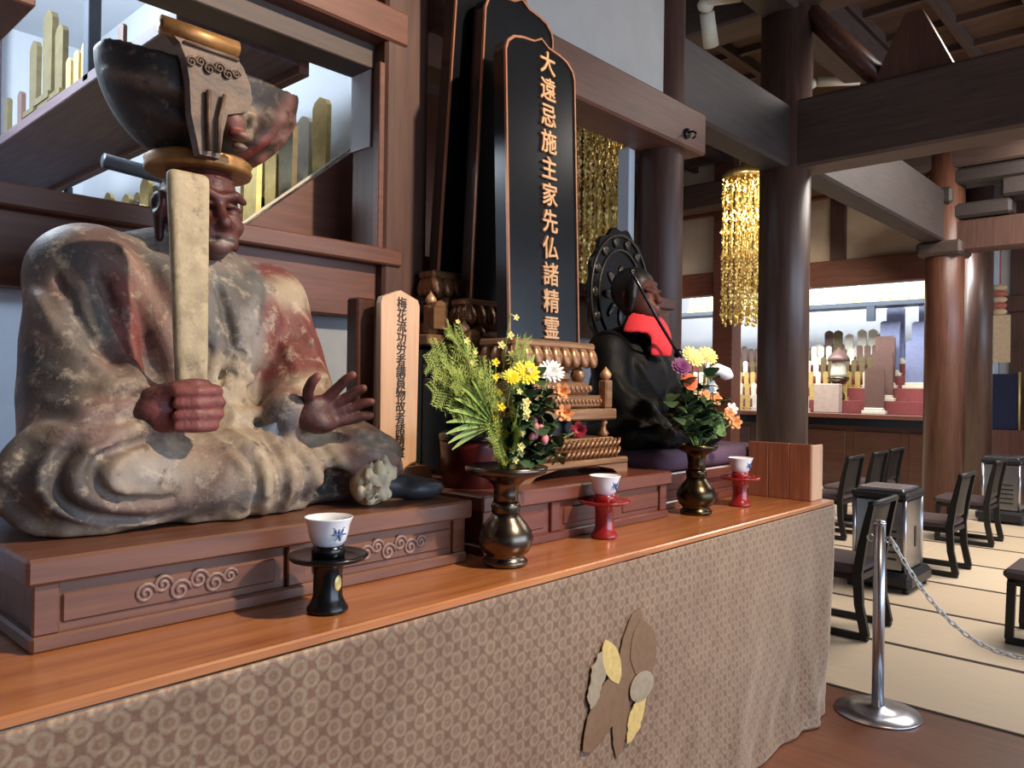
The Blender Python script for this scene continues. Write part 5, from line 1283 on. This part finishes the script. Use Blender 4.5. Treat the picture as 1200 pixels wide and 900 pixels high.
for k in range(6):
    x = 12.03+.22*k if k else 12.02; z = 1.115+.19*k if k < 5 else 1.92
    n_ = 26; cnt_ = 0
    for j in range(n_):
        y = 4.02+.122*j+rf.uniform(-.006, .006)
        if k == 0 and 4.2 < y < 4.85: continue
        if y < 4.35 and k < 2: continue
        mt = ('tablet_gold', 'tablet_gold', 'tablet_gold', 'tablet_dim', 'tablet_brown', 'tablet_dim')[k] if rf.random() < .75 else 'tablet_white'
        put_tablet((mt, 0 if k < 3 else rf.choice([0, 1])), (x+.02, y, z), -PI/2, '%s tablet, %s from right on the %s far altar tier' % (TC[mt], ORD[cnt_], TIER[k]), 'gold tablets on the far altar tiers'); cnt_ += 1
for k, (y, i, m_) in enumerate(((4.95, 3, 'tablet_brown'), (4.8, 3, 'tablet_dim'), (4.42, 3, 'tablet_white'), (4.25, 3, 'tablet_white'), (4.12, 2, 'tablet_gold'), (4.62, 2, 'tablet_white'))):
    o = put_tablet((m_, i), (13.14, y, 1.92), -PI/2, ['brown large tablet at the back left of far altar', 'dim large tablet at the back left of far altar', 'tallest white tablet in the back row of far altar', 'white large tablet right of the tallest', 'gold large tablet beside the slate blue stack', 'white large tablet behind the small shrine'][k], 'large tablets at the back of the far altar'); o.scale = (1.3, 1.3, 1.3)
solo('back_riser', MB().box((12.98, 2.72, 1.115), (13.25, 8.55, 1.92), .004), 'red_cloth_tier', 'red back riser of the far altar', 'riser')
# two stepped stacks of slate and brown tablets
def big(label, x, y, z, w_, h_, mat):
    o = thing('large_tablet', label, 'tablet', (x, y, z), 'large plain tablets on the far altar')
    MB().box((x-.05, y-w_*.62, z), (x+.05, y+w_*.62, z+.05), .006).box((x-.04, y-w_*.5, z+.05), (x+.04, y+w_*.5, z+.09), .006).build('foot', 'tablet_white', o)
    MB().prism([(y-w_/2, z+.09), (y+w_/2, z+.09), (y+w_/2, z+h_-.03), (y+w_*.4, z+h_), (y-w_*.4, z+h_), (y-w_/2, z+h_-.03)], x-.02, x+.02, 0).build('board', mat, o)
big('brown front tablet of the left stack on the far altar', 12.05, 3.87, 1.115, .27, .68, 'tablet_brown')
big('brown second tablet of the left stack on the far altar', 12.26, 3.82, 1.305, .28, .745, 'tablet_brown')
big('grey third tablet of the left stack on the far altar', 12.48, 3.86, 1.495, .28, .79, 'tablet_brown')
big('slate blue fourth tablet of the left stack on the far altar', 12.70, 3.86, 1.685, .28, .845, 'tablet_slate')
big('slate blue rearmost tablet of the left stack on the far altar', 12.90, 3.84, 1.875, .26, .88, 'tablet_slate')
big('slate blue front tablet of the right stack on the far altar', 12.48, 3.42, 1.495, .30, .71, 'tablet_slate')
big('slate blue middle tablet of the right stack on the far altar', 12.70, 3.40, 1.685, .30, .815, 'tablet_slate')
big('slate blue rearmost tablet of the right stack on the far altar', 12.90, 3.36, 1.875, .30, .94, 'tablet_slate')
# small shrine on a pale box
solo('offering_box', MB().box((11.98, 4.36, 1.115), (12.13, 4.74, 1.115+.44), .01), 'stone_box', 'pale square box below the small shrine on the far altar', 'box')
sr = thing('small_shrine', 'small bronze shrine with domed roof on the far altar', 'shrine', (12.26, 4.47, 1.305))
MB().lathe([(.09, 0), (.12, .02), (.10, .10), (.05, .16), (.05, .22), (.14, .30), (.16, .34), (.15, .36)], (12.26, 4.47, 1.305), 20).build('lotus_stem', 'brass', sr)
MB().lathe([(.11, .36), (.12, .40), (.10, .56), (.09, .60)], (12.26, 4.47, 1.305), 16).build('body', 'tablet_white', sr); MB().lathe([(.17, .60), (.15, .66), (.10, .72), (.03, .78), (.005, .82)], (12.26, 4.47, 1.305), 20).build('roof', 'tablet_brown', sr)
# upper shelf with a row of tablets
us = thing('upper_shelf', 'dark upper shelf across the far alcove', 'shelf', (12.4, 4.5, 2.72))
MB().box((12.20, 2.62, 2.72), (12.60, 8.55, 2.79), .004).build('board', 'steel_blue', us); MB().box((12.2, 3.93, 2.50), (12.26, 4.05, 2.72), .004).build('hanger', 'steel_blue', us); MB().box((12.2, 6.45, 2.50), (12.26, 6.57, 2.72), .004).build('hanger', 'steel_blue', us)
for j in range(34):
    mt = rf.choice(['tablet_gold', 'tablet_white', 'tablet_gold']); put_tablet((mt, 0), (12.28, 2.75+.13*j, 2.79), -PI/2, '%s tablet, %s from right on the upper alcove shelf' % (TC[mt], ORD[j]), 'tablets on the upper alcove shelf')
# right end of the hall: banner column and dark drape
bn = thing('temple_banner', 'peach hanging banner with red and white knots beyond the pillar', 'banner', (12.8, 2.40, 1.85))
MB().box((12.79, 2.30, 1.88), (12.81, 2.55, 2.55), .004).build('cloth', 'banner_peach', bn)
for k in range(5): MB().ell((12.8, 2.43, 2.60+.085*k), (.07, .09, .05), 12, 8).build('knot', 'banner_red' if k % 2 else 'banner_peach', bn)
MB().tube([(12.8, 2.43, 3.0), (12.8, 2.43, 4.6)], .01, 6).build('cord', 'banner_red', bn)
dr = thing('altar_drape', 'dark navy drape hanging under the peach banner', 'drape', (12.85, 2.40, .93))
MB().box((12.84, 2.22, .93), (12.87, 2.56, 1.72), .006).build('cloth', 'banner_blue', dr); MB().tube([(12.83, 2.19, .93), (12.83, 2.19, 1.75)], .014, 8).build('pole', 'tablet_gold', dr)
MB().box((12.75, 2.05, .0), (13.0, 2.56, .93), .01).build('stand', 'wood_pillar_red', dr)
nt = thing('paper_notice', 'white notice board with blue marks at the right edge', 'notice', (12.95, 2.0, .93)); MB().box((12.93, 1.88, 1.05), (12.96, 2.08, 1.55), .004).build('board', 'plastic_white', nt); MB().box((12.94, 1.97, 0), (12.97, 2.0, 1.06)).build('leg', 'chair_black', nt)

# ------------------------------------------------------------------ ceiling lamps and hook
l1 = thing('spotlight', 'white ceiling spotlight with angled head at the top', 'lamp', (5.4, 2.99, 4.3))
MB().tube([(5.28, 2.93, 4.28), (5.44, 2.98, 4.10)], [.055, .060], 16).build('lamp_head', 'lamp_white', l1); MB().ell((5.24, 2.92, 4.32), (.07, .06, .05), 14, 8).build('swivel', 'lamp_white', l1); MB().tube([(5.20, 2.9, 4.34), (5.45, 2.75, 4.42)], [.05, .05], 12).build('driver', 'lamp_white', l1)
MB().tube([(5.28, 2.92, 4.33), (5.28, 2.92, 4.66)], .012, 8).build('stem', 'lamp_white', l1)
l2 = thing('spotlight', 'white tubular ceiling lamp right of the dark pillar', 'lamp', (7.25, 2.7, 4.2))
MB().tube([(7.15, 2.83, 4.29), (7.34, 2.52, 4.30)], [.045, .06], 16).build('lamp_head', 'lamp_white', l2); MB().ell((7.13, 2.87, 4.28), (.045, .045, .05), 12, 8).build('swivel', 'lamp_white', l2); MB().tube([(7.13, 2.87, 4.29), (7.13, 2.87, 4.66)], .012, 8).build('stem', 'lamp_white', l2)
hk = thing('beam_hook', 'small iron hook on the end of the pale beam', 'hook', (4.0, 2.3, 2.92))
MB().lathe([(.03, 0), (.03, .012)], (3.985, 2.333, 2.925), 14, 1, 1, Rx(PI/2)).build('plate', 'heater_black', hk); MB().tube([(3.985, 2.33, 2.93), (3.985, 2.29, 2.93), (3.985, 2.27, 2.915), (3.985, 2.275, 2.895), (3.985, 2.295, 2.89)], .006, 8).build('hook', 'brass_dark', hk)
# altar spotlight fixture above and behind the camera
lf = thing('spotlight', 'white ceiling spotlight aimed at the altar from the hall', 'lamp', (2.3, -.8, 3.8))
MB().tube([(2.33, -.93, 3.86), (2.30, -.80, 3.74)], [.05, .075], 18).build('lamp_head', 'lamp_white', lf); MB().tube([(2.33, -.93, 3.86), (2.33, -.93, 4.75)], .012, 8).build('stem', 'lamp_white', lf)
